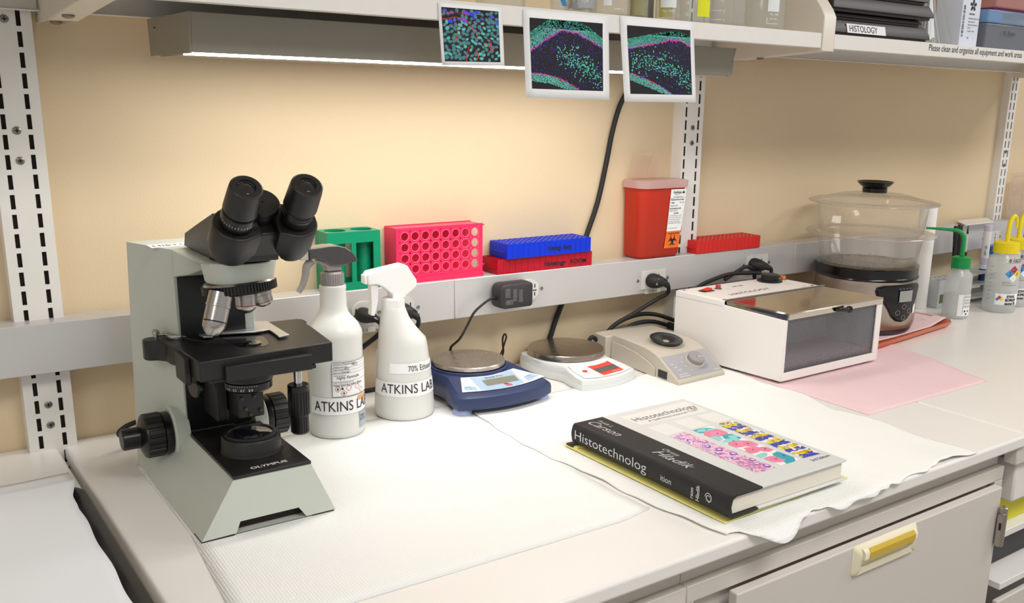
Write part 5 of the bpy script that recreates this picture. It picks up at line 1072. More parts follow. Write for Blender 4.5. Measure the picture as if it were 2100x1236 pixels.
mr = nt.nodes.new('ShaderNodeMapRange'); mr.inputs[1].default_value = .28; mr.inputs[2].default_value = .34; mx = nt.nodes.new('ShaderNodeMix'); mx.data_type = 'RGBA'; mx.inputs[6].default_value = lin('5e5b60'); mx.inputs[7].default_value = lin('c9c7cc')
nt.links.new(tc.outputs['Object'], vo.inputs['Vector']); nt.links.new(vo.outputs['Distance'], mr.inputs[0]); nt.links.new(mr.outputs[0], mx.inputs[0]); nt.links.new(mx.outputs[2], B_.inputs['Base Color'])
b = hb(MB()); b.box((.0032, .118, .012), (HW-.0032, .1195, .108)); b.box((.0032, .012, .0200), (HW-.0032, .117, .0212)); b.box((.0034, .008, .022), (.0044, .117, .108)); b.box((HW-.0044, .008, .022), (HW-.0034, .117, .108)); b.build('perforated_liner', pm, t)
b = hb(MB()); p_ = .0098; n = int((HW-.026)/p_)
for i in range(n):
    for cx_, cz_, r in ((.0085+p_*(i+.5), .0232, .0043), (.0085+p_*(i+1), .0308, .0043)):
        if cx_ > HW-.022: continue
        vs = []
        for k in range(8): a = 2*PI*k/8+PI/8; vs += [(cx_+r*math.cos(a), .0060, cz_+r*math.sin(a)), (cx_+(r-.0010)*math.cos(a), .0060, cz_+(r-.0010)*math.sin(a)), (cx_+r*math.cos(a), .0072, cz_+r*math.sin(a))]
        b.add(vs, [(3*k, 3*((k+1) % 8), 3*((k+1) % 8)+1, 3*k+1) for k in range(8)]+[(3*k, 3*k+2, 3*((k+1) % 8)+2, 3*((k+1) % 8)) for k in range(8)])
b.build('hexagon_mesh_edge', mat('bright steel mesh', 'b7b3b5', .35, metal=.5), t)
b = hb(MB()); b.box((.0081, .0032, .0157), (HW-.0171, .0048, .1120)); b.build('window', clear('acrylic window with painted reflection', 'f0f0f2', .86, 'b8b8bc', .03), t)  # grey body colour imitates the pale room reflected in the acrylic
M_pol = mat('polished steel', 'd2cabd', .10, metal=1, noise=.02, nscale=20, bump=.02, bscale=25)
b = hb(MB()); y1 = .1360
b.box((.0070, -.0022, .1230), (HW-.0030, y1, .1245)); b.box((.0070, -.0022, .1125), (HW-.0030, -.0010, .1229)); b.box((.0058, -.0010, .1140), (.0069, y1, .1229)); b.box((HW-.0042, -.0010, .1180), (HW-.0030, y1, .1229))
ldd = b.build('lid', M_pol, t, bevel=.0007)
b = hb(MB()); b.box((.0045, y1-.001, .1251), (HW+.006, y1+.0030, .1262)); b.build('hinge_strip', M_steel, t)
b = MB(); b.M = HFr; P_ = spline([(.1370, -.0030, .1175), (.1420, -.0100, .1190), (.1560, -.0110, .1165), (.1630, -.0120, .1165)], 6); b.tube(P_, .0042, 12); b.M = HFr @ frame((.1640, -.012, .1165)); b.lathe([(.0001, -.0066), (.0045, -.0052), (.0066, 0), (.0045, .0052), (.0001, .0066)], 20, caps=False); b.build('lid_knob', M_blkg, ldd)
zt_ = .1311
def top(x, y): return (x, y, zt_)
b = MB(); b.M = frame((1.5120, -.1420, zt_)); b.lathe([(.0255, 0), (.0262, .0015), (.0240, .0030), (.0185, .0034)], 48); b.gear(.0185, .0035, .0135, 36, .03); b.lathe([(.0178, .0135), (.0165, .0150), (.001, .0150)], 48, caps=False); b.build('dial', M_blk, tp, ang=25)
b = MB(); b.M = frame((1.3200, -.1510, zt_), (1, 0, 0), (-.10, 1, 0)); b.box((-.014, -.008, 0), (.014, .008, .0018)); rk = b.build('rocker_switch', M_blk, tp, bevel=.0005)
b = MB(); b.M = frame((1.3200, -.1510, zt_), (1, 0, 0), (-.10, 1, 0)); b.prism([(-.009, -.006), (.009, -.006), (.009, .006), (-.009, .006)], .0019, lambda p, q: .0030+.0030*(p > 0)); lab(b.build('rocker', mat('lit red rocker', 'e3361c', .25), rk), 'red rocker')
for nm, x, y, m in (('red_indicator', 1.3570, -.1460, mat('red lens', 'c0142a', .15, coat=1)), ('orange_indicator', 1.5520, -.1430, mat('orange lens', 'e8780c', .2, coat=1))):
    b = MB(); b.M = frame((x, y, zt_)); b.lathe([(.0075, 0), (.0075, .0012), (.006, .0016)], 24); b.k = 1; b.lathe([(.0055, .0016), (.0055, .0070), (.0045, .0078), (.0001, .0080)], 24); b.build(nm, [M_screw, m], tp)
b = MB(); fit_text(b, 'HISTOLOGY', .0165, .120, lambda u, v: top(1.3330+u, -.2060+v+.06*u), weight=.0002); fit_text(b, 'HEAT  TIMER', .0070, .030, lambda u, v: top(1.3980+u, -.1480+v), weight=.0003); fit_text(b, 'ON', .004, .006, lambda u, v: top(1.3150+u, -.1660+v)); fit_text(b, 'POWER', .004, .010, lambda u, v: top(1.3650+u, -.1620+v)); fit_text(b, 'Temperature', .004, .018, lambda u, v: top(1.5150+u, -.1800+v)); b.build('lettering', M_ink, tp)
b = MB(); b.M = frame((1.5350, -.2140, zt_)); b.disc((0, 0, .0002), .0040, 12, ry=.0030); b.build('yellow_dot', M_yel, tp)
for x, y in ((1.2860, -.1250), (1.2900, -.2280), (1.5520, -.2200)): b = MB(); b.M = frame((x, y, zt_)); b.lathe([(.0035, 0), (.0028, .0012), (.0001, .0014)], 12); b.build('screw', M_screw, tp)

# ================================================================ STEAMER AND TRAY
t = thing('serving_tray', (1.83, -.17, 0), 'terracotta-coloured tray under the clear-tiered steamer', 'tray'); M_ter = mat('terracotta plastic', 'd2714e', .4, noise=.04)
tc4 = [(1.640, -.318), (2.008, -.272), (1.995, -.030), (1.632, -.045)]
def tq(i, z):
    cx_, cy_ = 1.82, -.166; L = []
    for k in range(4):
        x, y = tc4[k]; x2, y2 = tc4[(k+1) % 4]; r = .12
        for q in (r*.5, .5, 1-r*.5): L.append((x+(x2-x)*q, y+(y2-y)*q))
    return [(x+(cx_-x)*i, y+(cy_-y)*i*1.5, z) for x, y in L]
MB().loft([tq(.05, .0004), tq(.02, .0050), tq(-.005, .0125), tq(-.002, .0150), tq(.02, .0135), tq(.06, .0045), tq(.45, .0042), tq(.9, .0042)]).build('body', M_ter, t, ang=50)
o = cloth(1.672, lambda y: 1.995+.012*(y < -.22)-.006*(y > -.1), lambda u: -.060+.01*u, lambda u: -.283+.033*u, lambda x, y: .0052+.0095*max(0, (x-1.935)/.06)*(x > 1.935)+.0085*max(0, (-.272-y)/.02)*(y < -.272)*.5, 40, 24, M_pinkpad, 'absorbent_pad', 'pink dimpled pad lining the terracotta tray under the steamer', 'pad')
t = thing('food_steamer', (1.8060, -.1640, .006), 'steel and black electric steamer with two stacked clear tiers and a domed lid', 'steamer'); SX, SY_ = 1.8060, -.1640; SK = .984
M_sb = mat('brushed steamer steel', 'b7aca0', .3, metal=.85, aniso=(6, 6, 160)); M_cl = clear('clear steamer plastic', 'fdfcfa', .88, 'f0ebe6', .06); M_cl2 = clear('clear steamer rim', 'fbf8f5', .68, 'e6dfd8', .08)
def lt(name, prof, m, par=t, seg=72, caps=False, ang=35): b = MB(); b.M = frame((SX, SY_, 0)); b.lathe([(r_*SK, z_) for r_, z_ in prof], seg, caps); return b.build(name, m, par, ang=ang)
bs = lt('base', [(.001, .0062), (.1020, .0062), (.1060, .0120), (.1095, .0200)], mat('dark grey plastic', '3c3638', .45), ang=60)
sh = lt('steel_shell', [(.1098, .0200), (.1125, .0300), (.1130, .0700), (.1118, .1100), (.1105, .1235)], M_sb, ang=60)
lt('water_tray', [(.1110, .1237), (.1125, .1260), (.1115, .1290), (.1105, .1300), (.1105, .1480), (.1120, .1500), (.1060, .1510), (.001, .1510)], M_blkg)
b = MB(); b.box((SX+.1060, SY_-.014, .138), (SX+.1180, SY_+.002, .150)); b.build('latch', M_blkg, t)
tr1 = lt('lower_tier', [(.001, .1530), (.1000, .1530), (.1045, .1560), (.1140, .2120), (.1190, .2150), (.1190, .2165)], M_cl, ang=60)
b = MB(); R = random.Random(12)
for k in range(70):
    a = R.uniform(0, 2*PI); q = R.uniform(.055, .092); x, y = SX+q*math.cos(a), SY_+q*math.sin(a); b.disc((x, y, .1545), R.uniform(.002, .004), 8)
b.build('steam_holes', mat('smoky hole', '6d655d', .4), tr1)
lt('lower_tier_rim', [(.1190, .2150), (.1300, .2165), (.1410, .2180), (.1420, .2165), (.1405, .2148), (.1195, .2135)], M_cl2, tr1)
tr2 = lt('upper_tier', [(.001, .2190), (.1080, .2190), (.1120, .2210), (.1185, .2780), (.1190, .2800)], M_cl, ang=60)
ld_ = lt('lid', [(.1400, .2835), (.1405, .2850), (.1330, .2870), (.1200, .2880), (.1050, .2925), (.0750, .3000), (.0480, .3035), (.0270, .3045), (.001, .3045)], M_cl, ang=70)
lt('lid_rim', [(.1190, .2820), (.1395, .2825), (.1408, .2838), (.1400, .2853), (.1330, .2873), (.1195, .2884)], M_cl2, ld_)
lt('lid_handle', [(.0265, .3047), (.0270, .3130), (.0255, .3150), (.0330, .3200), (.0385, .3260), (.0397, .3275), (.0380, .3282), (.0300, .3240), (.001, .3235)], M_blkg, ld_)
sf = lambda az, z, o=.0: Vector((SX+(.1130*SK+o)*math.cos(math.radians(az)), SY_+(.1130*SK+o)*math.sin(math.radians(az)), z))
outl = [(-132, .1135), (-133.5, .105), (-131, .094), (-124, .082), (-118, .066), (-113, .050), (-107, .0405), (-99, .0375), (-91, .0410), (-84, .0550), (-76, .085), (-71, .108), (-71, .1165), (-76, .1195), (-95, .1190), (-124, .1180)]
b = MB(); n = len(outl); cc = (-100, .085)
vs = [sf(a, z, .0016) for a, z in outl]+[sf(cc[0]+(a-cc[0])*.92, cc[1]+(z-cc[1])*.92, .0052) for a, z in outl]+[sf(cc[0]+(a-cc[0])*.45, cc[1]+(z-cc[1])*.45, .0056) for a, z in outl]+[sf(*cc, .0060)]
b.add(vs, [(i, (i+1) % n, n+(i+1) % n, n+i) for i in range(n)]+[(n+i, n+(i+1) % n, 2*n+(i+1) % n, 2*n+i) for i in range(n)]+[(2*n+i, 2*n+(i+1) % n, 3*n) for i in range(n)]); cp = b.build('control_panel', M_blkg, t, ang=40)
def pf(a0, z0, o): return lambda u, v: sf(a0+math.degrees(u/.113), z0+v, o)
b = MB(); grid_patch(b, pf(-107, .083, .0075), 0, .036, 0, .024, 6); b.build('display', mat('pale display', '9b9c97', .2), cp)
b = MB()
f = pf(-122, .070, .0066)
for i in range(16):
    q = i/16; grid_patch(b, lambda u, v, q=q: sf(-127+14*q, .104-.033*q+v, .0066+u*0), 0, 1, 0, .0035, 1)
for a, z in ((-99, .072), (-107, .060), (-91, .062), (-99, .049)):
    for k in range(16): p_, q_ = 2*PI*k/16, 2*PI*(k+1)/16; b.add([sf(a+math.degrees(.0058*math.cos(p_)/.113), z+.0052*math.sin(p_), .0066), sf(a+math.degrees(.0058*math.cos(q_)/.113), z+.0052*math.sin(q_), .0066), sf(a+math.degrees(.0050*math.cos(q_)/.113), z+.0045*math.sin(q_), .0066), sf(a+math.degrees(.0050*math.cos(p_)/.113), z+.0045*math.sin(p_), .0066)], [(0, 1, 2, 3)])
for i in range(4): fit_text(b, 'FOOD', .003, .006, pf(-108+4.6*i, .1105, .0066))
b.build('panel_print', mat('grey print', '9c9c9c', .5), cp)
b = MB(); fit_text(b, 'Hamilton Beach', .0062, .040, pf(-107, .1215, .0012)); b.build('lettering', M_ink, sh)
b = MB(); grid_patch(b, pf(-78, .052, .0012), 0, .012, 0, .020, 3); b.build('sticker', M_lab, sh)

# ================================================================ RIGHT-HAND CLUSTER
t = thing('paper_roll', (2.10, -.095, 0), 'tall narrow white paper roll standing behind the steamer', 'paper roll')
b = MB(); b.M = frame((2.122, -.100, .0004)); b.lathe([(.0085, .0), (.0200, 0), (.0205, .001), (.0205, .2490), (.0200, .2500), (.0085, .2500)], 40, caps=False); b.build('paper', mat('soft white paper', 'f1efec', .9, bump=.3, bscale=300), t); b = MB(); b.M = frame((2.122, -.100, .0004)); b.lathe([(.0083, .0), (.0083, .2495), (.0075, .2495), (.0075, 0)], 30, caps=False); b.build('cardboard_core', mat('brown card', '7b5640', .8), t)
M_wash = clear('washbottle plastic', 'fcfdfd', .58, 'f6f7f7', .2, .15)
def wash(x, y, r, zs, zn, rn, zc, m, spout, label, lf, name='wash_bottle'):
    t = thing(name, (x, y, 0), label, 'wash bottle', 'wash bottles')
    b = MB(); b.M = frame((x, y, .0004)); b.lathe([(.001, 0), (r*.95, 0), (r, .003), (r, zs), (r*.93, zs+.008), (rn, zn), (rn, zn+.004)], 44, caps=False); b.build('bottle', M_wash, t, ang=50)
    b = MB(); b.M = frame((x, y, .0018)); b.lathe([(.001, 0), (r*.93, 0), (r*.95, .002), (r*.95, zs*.55), (.001, zs*.55)], 36, caps=False); b.build('liquid', clear('washbottle liquid', 'f6f9fa', .8, 'eef2f4', .1), t)
    b = MB(); b.M = frame((x, y, 0)); b.gear(rn+.003, zn+.0045, zc, 40, .03); b.lathe([(rn+.002, zc), (rn-.002, zc+.002), (.001, zc+.002)], 40, caps=False); cpp = b.build('cap', m, t, ang=25)
    b = MB(); b.tube(spline(spout, 10), lambda q: .0052-.0026*max(0, (q-.6)/.4), 12); b.build('spout', m, cpp, ang=60)
    lf(t, x, y, r); return t
M_gc = mat('bright green plastic', '0f9a4d', .4); M_yc2 = mat('bright yellow plastic', 'f4e01a', .4); AZc = lambda x, y: math.degrees(math.atan2(-1.4418-y, -x))
gx, gy = 2.1022, -.2129
def gl(t, x, y, r):
    f = cyl_fn(x, y, r, math.radians(AZc(x, y)+8), .008, .0006); b = MB(); grid_patch(b, f, 0, .042, 0, .052, 10); b.build('label_strip', M_lab, t)
    f = cyl_fn(x, y, r, math.radians(AZc(x, y)+8), .008, .0010); b = MB()
    for v in (.050, .044, .036, .029, .021): grid_patch(b, f, .012, .041, v, v+.0004, 8)
    grid_patch(b, f, .012, .0125, .003, .050, 1); 
    for s, v in (('Isopropanol', .046), ('Prepared', .038), ('Water', .031), ('Hazards:', .023)): fit_text(b, s, .0042, .022, lambda u, v_, v=v: f(u+.014, v_+v))
    for u, v in ((.018, .012), (.028, .012), (.023, .005)): grid_patch(b, f, u-.002, u+.002, v-.002, v+.002, 1)
    b.build('label_print', M_ink, t)
wash(gx, gy, .0300, .098, .115, .0185, .1445, M_gc, [(gx, gy, .144), (gx, gy, .175), (gx-.001, gy+.002, .194), (gx-.008, gy+.011, .2055), (gx-.022, gy+.031, .2080), (gx-.050, gy+.071, .2085)], 'clear wash bottle with a green cap and long green bent spout', gl)
def yl(t, x, y, r, wide=True):
    a = AZc(x, y)+ (12 if wide else 5); f = cyl_fn(x, y, r, math.radians(a), .015, .0010); b = MB(); col = [mat('hazard blue', '2f93d6', .5), mat('hazard crimson', 'c21d4f', .5), mat('hazard yellow', 'f1de27', .5), mat('hazard white', 'f2f2f2', .5)]
    cu, cv, d = .018, .083, .0105
    for k, (du, dv) in enumerate(((-1, 0), (0, 1), (1, 0), (0, -1))): b.k = k; c0, c1 = cu+du*d, cv+dv*d; b.add([f(c0-d*.96, c1), f(c0, c1-d*.96), f(c0+d*.96, c1), f(c0, c1+d*.96)], [(0, 1, 2, 3)])
    b.build('hazard_diamond', col, t)
    f = cyl_fn(x, y, r, math.radians(a), .015, .0014); b = MB()
    for s, u, v in (('1', cu-d-.003, cv-.004), ('3', cu-.003, cv+d-.004), ('0', cu+d-.003, cv-.004)): fit_text(b, s, .0115, .005, lambda u_, v_, u=u, v=v: f(u_+u, v_+v))
    fit_text(b, 'e  sco', .0165, .032, lambda u, v: f(u+.002, v+.112), weight=.0002); grid_patch(b, f, .002, .035, .1095, .1100, 6)
    fit_text(b, 'ETHYL ALCOHOL', .0045, .016, lambda u, v: f(u-.006, v+.060)); fit_text(b, 'Dilute. Highly flammable liquid and vapor', .0035, .034, lambda u, v: f(u-.006, v+.0545))
    for k in range(9): grid_patch(b, f, -.038, -.033 if k % 2 else -.030, .018+.010*k, .0186+.010*k, 2)
    b.build('label_print', M_ink, t); b = MB(); fit_text(b, 'i', .0165, .003, lambda u, v: f(u+.0115, v+.112), weight=.0002); b.build('red_letter', mat('hazard crimson', 'c21d4f', .5), t)
    f2 = cyl_fn(x, y, r, math.radians(a), .015, .0007); b = MB(); grid_patch(b, f2, -.018, .045, .006, .034, 10); b.build('label_strip', M_lab, t)
    b = MB(); fit_text(b, 'ETHYL', .0085, .022, lambda u, v: f(u+.008, v+.024), weight=.0004); fit_text(b, 'ISOPROP', .0085, .028, lambda u, v: f(u+.005, v+.0155), weight=.0004); fit_text(b, 'alcohol 70', .0085, .028, lambda u, v: f(u+.005, v+.007), weight=.0004); b.build('handwriting', M_ink, t)
    b = MB()
    for k, (du, dv) in enumerate(((-1, 0), (0, 1), (1, 0), (0, -1))): b.k = k; e = .0046; c0, c1 = -.008+du*e, .020+dv*e; b.add([f(c0-e, c1), f(c0, c1-e), f(c0+e, c1), f(c0, c1+e)], [(0, 1, 2, 3)])
    b.build('small_diamond', [M_ink if False else col[0], mat('red patch', 'cf2f23', .5), col[2], col[3]], t)
yx, yy = 2.2702, -.2273
wash(yx, yy, .0390, .122, .141, .0265, .1700, M_yc2, [(yx, yy, .168), (yx, yy, .200), (yx+.004, yy, .222), (yx+.015, yy-.002, .2340), (yx+.026, yy-.003, .226), (yx+.030, yy-.004, .204)], 'clear wash bottle with a yellow cap and hooked yellow spout, nearer of the two', yl)
y2x, y2y = 2.3650, -.205
wash(y2x, y2y, .0390, .122, .141, .0265, .1700, M_yc2, [(y2x, y2y, .168), (y2x, y2y, .200), (y2x+.004, y2y, .222), (y2x+.015, y2y-.002, .2340), (y2x+.026, y2y-.003, .226), (y2x+.030, y2y-.004, .204)], 'second yellow-capped wash bottle, cut by the right edge of the photo', yl)
# stepped rack with pens
M_rk = mat('pale grey rack', 'c9cfd0', .35)
t = thing('tube_stand', (2.36, -.10, 0), 'pale grey stepped stand behind the nearer yellow-capped bottle', 'rack')
for k, z in enumerate((.012, .044, .072)): b = MB(); b.box((2.285, -.150+.004*k, z), (2.44, -.075, z+.004)); b.build('shelf', M_rk, t, bevel=.001)
for x in (2.285, 2.437): b = MB(); b.box((x, -.14, .0003), (x+.003, -.08, .0119)); b.box((x, -.138, .0161), (x+.003, -.08, .0439)); b.box((x, -.134, .0481), (x+.003, -.08, .0719)); b.build('end_panel', M_rk, t)
t = thing('tube_block', (2.20, -.10, 0), 'small pale grey block with round holes, between the paper roll and green-capped bottle', 'rack')
F = frame((2.150, -.135, .070)); b = MB(); holes(b, F, 4, 2, .0215, .0265, .0085, .02, 16); b.M = frame((2.150, -.135, 0)); b.box((0, 0, .0004), (.086, .0012, .0498)); b.box((0, .0518, .0004), (.086, .053, .0698)); b.box((0, .0012, .0004), (.0012, .0518, .0698)); b.box((.0848, .0012, .0004), (.086, .0518, .0698)); b.box((0, 0, .050), (.086, .0012, .0698)); b.box((.0012, .0012, .0004), (.0848, .0518, .002)); b.build('body', M_rk, t); b = MB(); b.box((2.158, -.1356, .012), (2.182, -.1351, .034)); b.build('dark_label', mat('grey olive label', '6e6b55', .5), t)
def pen(p0, p1, r, m, label, cat='pen', name='marker_pen', cap=None, grp=None):
    p0 = Vector(p0); p1 = Vector(p1); t = thing(name, p0, label, cat, grp); L = (p1-p0).length; b = MB(); b.M = axis_frame(p0, p1-p0); b.lathe([(r*.6, 0), (r, .003), (r, L*.72)], 20); b.build('barrel', m, t); b = MB(); b.M = axis_frame(p0, p1-p0); b.lathe([(r*1.08, L*.721), (r*1.08, L*.97), (r*.8, L)], 20); b.build('cap', cap or m, t); return t
pen((2.268, -.098, .0765), (2.262, -.094, .195), .0060, M_blk, 'black marker pen leaning left, left of the green spout bend', grp='black marker pens in the stand')
pen((2.284, -.098, .0765), (2.279, -.094, .197), .0062, M_blk, 'black marker pen, right one of the close pair', grp='black marker pens in the stand')
o = None
t = thing('fine_brush', (2.315, -.10, .0765), 'slim brush with white ferrule and dark tip, standing between pens and tube', 'brush'); b = MB(); b.tube([(2.3130, -.10, .0765), (2.3130, -.098, .125)], .0040, 10); b.k = 1; b.tube([(2.3130, -.098, .125), (2.313, -.097, .172)], .0022, 10); b.build('handle', [M_blk, mat('white ferrule', 'dfe3e8', .4)], t); b = MB(); b.tube([(2.313, -.097, .172), (2.313, -.0965, .180), (2.313, -.096, .193)], lambda q: .0030*(1-.7*q), 10); b.build('bristles', M_rub, t)
t = thing('capped_tube', (2.372, -.115, .0165), 'tall lilac and white tube with a blue lower end', 'tube'); b = MB(); b.M = frame((2.372, -.118, .0482)); b.lathe([(.0085, 0), (.0092, .002), (.0092, .022), (.0098, .024), (.0098, .031)], 24); b.build('lower_end', mat('deep blue plastic', '1d3f8f', .35), t)
b = MB(); b.M = frame((2.372, -.118, .0482)); b.lathe([(.0098, .0312), (.0098, .1420)], 24); b.k = 1; b.lathe([(.0100, .0420), (.0100, .0600)], 24); b.lathe([(.0102, .1300), (.0102, .1450), (.009, .146)], 24); b.build('upper_body', [mat('white plastic tube', 'e9e9f0', .35), mat('lilac plastic', 'cfc6e2', .4)], t)
b = MB(); f = cyl_fn(2.372, -.118, .0100, math.radians(AZc(2.37, -.118)), .11, .0004); vs, fs = glyphs('HPT 100', .007); b.add([f(-v+.003, u+.005) for u, v in vs], fs); b.build('lettering', M_ink, t)
t = thing('jar', (2.46, -.1, 0), 'frosted jar with a blue screw cap behind the yellow-capped bottle', 'jar'); b = MB(); b.M = frame((2.470, -.105, .0004)); b.lathe([(.001, 0), (.030, 0), (.031, .003), (.031, .100), (.026, .108)], 36, caps=False); b.build('body', M_wash, t); b = MB(); b.M = frame((2.470, -.105, 0)); b.gear(.0300, .1086, .1300, 40, .03); b.build('cap', mat('sky blue plastic', '2f86cf', .4), t)
# card lying on the raceway, clear wall pocket, purple tube
o = MB().prism([(2.330, -.078), (2.470, -.076), (2.545, -.014), (2.395, -.012)], RT+.0030, RT+.0065).build('paper_packet', mat('white wrapper', 'e3dfd8', .6), bevel=.001); tag(o, 'flat white paper packet lying on the raceway near the right edge', 'packet')
t = thing('wall_pocket', (2.70, -.03, RT), 'clear plastic wall holder with rounded cells at the right edge of the photo', 'holder'); M_wpk = clear('clear wall pocket', 'fbf7f2', .82, 'ece2d8', .1)
b = MB(); b.box((2.606, -.034, RT), (2.78, -.031, .313)); b.build('front_sheet', M_wpk, t, bevel=.002)
for j, (z0, z1) in enumerate(((.262, .305), (.212, .255), (RT+.002, .207))):
    b = MB(); n = 28; x0_, x1_ = 2.616, 2.68; P_ = []
    for i in range(n): a = 2*PI*i/n; ca, sa = math.cos(a), math.sin(a); e = .35; P_.append(((x0_+x1_)/2+(x1_-x0_)/2*abs(ca)**e*(1 if ca > 0 else -1), -.0348, (z0+z1)/2+(z1-z0)/2*abs(sa)**e*(1 if sa > 0 else -1)))
    P_.append(P_[0]); b.tube(P_, .0009, 6, caps=False); b.build('cell_outline', M_cl2, t)
t = thing('sample_tube', (2.56, -.10, 0), 'upright tube with purple stripes cut by the right edge of the photo', 'tube'); b = MB(); b.M = frame((2.592, -.115, .0004)); b.lathe([(.001, 0), (.014, 0), (.014, .205), (.010, .212), (.001, .212)], 24, caps=False); b.build('body', mat('translucent white tube', 'dfe0ea', .3), t); b = MB(); b.M = frame((2.592, -.115, .0004)); b.lathe([(.0143, .085), (.0143, .170)], 24); b.lathe([(.0143, .188), (.0143, .192)], 24); b.build('purple_bands', mat('purple print', '4b2b91', .5), t)

# ================================================================ PLUGS, ADAPTER, CABLES
def plug(x, z, ang, label, pts, r=.0036, big=.0165, ties=False, tri=False):
    t = thing('power_lead', (x, RY, z), label, 'power lead'); b = MB(); b.M = frame((x, RY-.0032, z), (math.cos(ang), 0, math.sin(ang)), (-math.sin(ang), 0, math.cos(ang)), (0, -1, 0))
    sec = lambda s, w, h, dx: [(dx+w*math.cos(2*PI*i/20), h*math.sin(2*PI*i/20), s) for i in range(20)]
    b.loft([sec(0, big*.95, big*.85, 0), sec(.006, big, big*.9, 0), sec(.016, big*.95, big*.80, .001), sec(.024, big*.75, big*.62, .004), sec(.030, big*.45, big*.42, .009)]); pl = b.build('plug', M_rub, t, ang=50)
    if tri: b = MB(); b.M = frame((x-.002, RY-.0032-.0245, z+.001), (1, 0, 0), (0, 0, 1), (0, -1, .1)); b.prism([(-.008, -.006), (.006, -.006), (-.001, .008)], 0, .0004); b.build('grey_triangle', mat('grey film', 'a6a3a2', .4), pl)
    b = MB(); P_ = spline([(x+.006*math.cos(ang), RY-.026, z), (x+.015*math.cos(ang), RY-.034, z-.004)]+pts, 10); b.tube(P_, r, 10); b.build('cable', M_rub, t, ang=60)
    b = MB(); b.tube([P_[1], P_[12]], .0060, 12); b.build('strain_relief', M_rub, t, ang=60)
    if ties:
        for k in (14, 17): b = MB(); b.tube([P_[k], P_[k+2]], .0062, 12); b.tube([P_[k], P_[k]+Vector((-.012+.006*(k-14), -.003, .010))], .0025, 6, flat=.3); b.build('white_tag', mat('white cable tag', 'e6e0ec', .5), t)
plug(.6385, .1455, -.2, 'black plug with white cable tags at the outlet between the two spray bottles', [(.661, -.083, .125), (.655, -.076, .112), (.640, -.062, .095), (.615, -.030, .060), (.605, -.020, .020), (.62, -.018, .004), (.70, -.02, .004)], ties=True, r=.0042, big=.0140)
plug(.706, .1440, 0, 'black plug half hidden behind the white trigger sprayer', [(.726, -.080, .12), (.722, -.05, .09), (.718, -.025, .05), (.716, -.020, .004)])
plug(1.2590, .1430, 0, 'black angular plug with a grey triangle at the outlet left of the warming box', [(1.2860, -.078, .118), (1.2650, -.070, .106), (1.2150, -.055, .078), (1.1800, -.040, .056), (1.1560, -.028, .022), (1.150, -.022, .0045), (1.12, -.02, .0045)], tri=True, r=.0040)
plug(1.5520, .1500, -.1, 'black plug behind the warming box dial', [(1.5880, -.078, .140), (1.5860, -.076, .126), (1.5700, -.050, .105), (1.5500, -.026, .10), (1.53, -.02, .06)], r=.0040)
t = thing('mains_cable', (1.35, -.05, .004), 'black cable curving across the raceway behind the warming box', 'cable'); b = MB(); b.tube(spline([(1.548, -.085, .136), (1.520, -.078, .1375), (1.470, -.072, .139), (1.425, -.070, .132), (1.385, -.064, .118), (1.36, -.062, .09)], 10), .0042, 10); b.build('sheath', M_rub, t, ang=60); b = MB(); b.tube(spline([(1.545, -.072, .120), (1.538, -.072, .142), (1.515, -.072, .150), (1.490, -.072, .143), (1.455, -.070, .128)], 10), .0040, 10); b.build('loop', M_rub, t, ang=60)
for k, (pts, l) in enumerate((([(1.340, -.055, .048), (1.322, -.045, .056), (1.290, -.035, .066), (1.250, -.030, .068), (1.205, -.028, .058), (1.178, -.026, .040), (1.165, -.020, .006)], 'upper black mains cable curving down behind the vortex mixer'), ([(1.332, -.060, .038), (1.312, -.050, .044), (1.286, -.042, .052), (1.252, -.038, .054), (1.225, -.034, .046), (1.200, -.026, .02), (1.18, -.012, .006)], 'lower black mains cable plugged into the back of the warming box'))):
    t = thing('mains_cable', pts[0], l, 'cable'); b = MB(); b.tube(spline(pts, 10), .0043, 10); b.build('sheath', M_rub, t, ang=60)
    if k: b = MB(); b.tube([(1.336, -.062, .036), (1.316, -.052, .043)], .0075, 12); b.build('connector', M_rub, t)
# power adapter
t = thing('power_adapter', (.92, RY-.018, .152), 'black power adapter plugged into the raceway above the navy balance', 'power adapter'); b = MB(); M_ad = mat('charcoal plastic', '2c2b2d', .5, bump=.1, bscale=900)
ax0, ax1, az0, az1 = .8830, .9520, .1305, .1745
def ar(i, y): 
    out = []
    for cx_, cz_, a0 in ((ax1-.006-i, az1-.006-i, 0), (ax0+.011+i, az1-.011-i, PI/2), (ax0+.011+i, az0+.011+i, PI), (ax1-.006-i, az0+.006+i, 1.5*PI)):
        r = .006 if a0 in (0, 1.5*PI) else .011
        for k in range(6): a = a0+PI/2*k/5; out.append((cx_+r*math.cos(a), y, cz_+r*math.sin(a)))
    return out
b.loft([ar(.002, RY-.0036), ar(0, RY-.0056), ar(0, RY-.0200), ar(.0004, RY-.0204), ar(.0004, RY-.0210), ar(0, RY-.0214), ar(.0006, RY-.0320), ar(.0030, RY-.0342)]); cs = b.build('case', M_ad, t, ang=40)
b = MB(); R = random.Random(5); f = lambda u, v: Vector((ax0+.010+u, RY-.0344, az0+.007+v))
for (u0, u1, v0, v1, nn) in ((0, .010, .014, .030, 7), (.016, .024, .006, .028, 9), (.028, .036, .004, .026, 8), (.002, .016, .001, .010, 3)):
    for k in range(nn): v = v0+(v1-v0)*k/nn; w = (v1-v0)/nn*.5; u = u0; 
    for k in range(nn):
        v = v0+(v1-v0)*k/nn; u = u0
        while u < u1: d = R.uniform(.0008, .0026); b.add([f(u, v), f(min(u+d, u1), v), f(min(u+d, u1), v+(v1-v0)/nn*.55), f(u, v+(v1-v0)/nn*.55)], [(0, 1, 2, 3)]); u += d+.0006
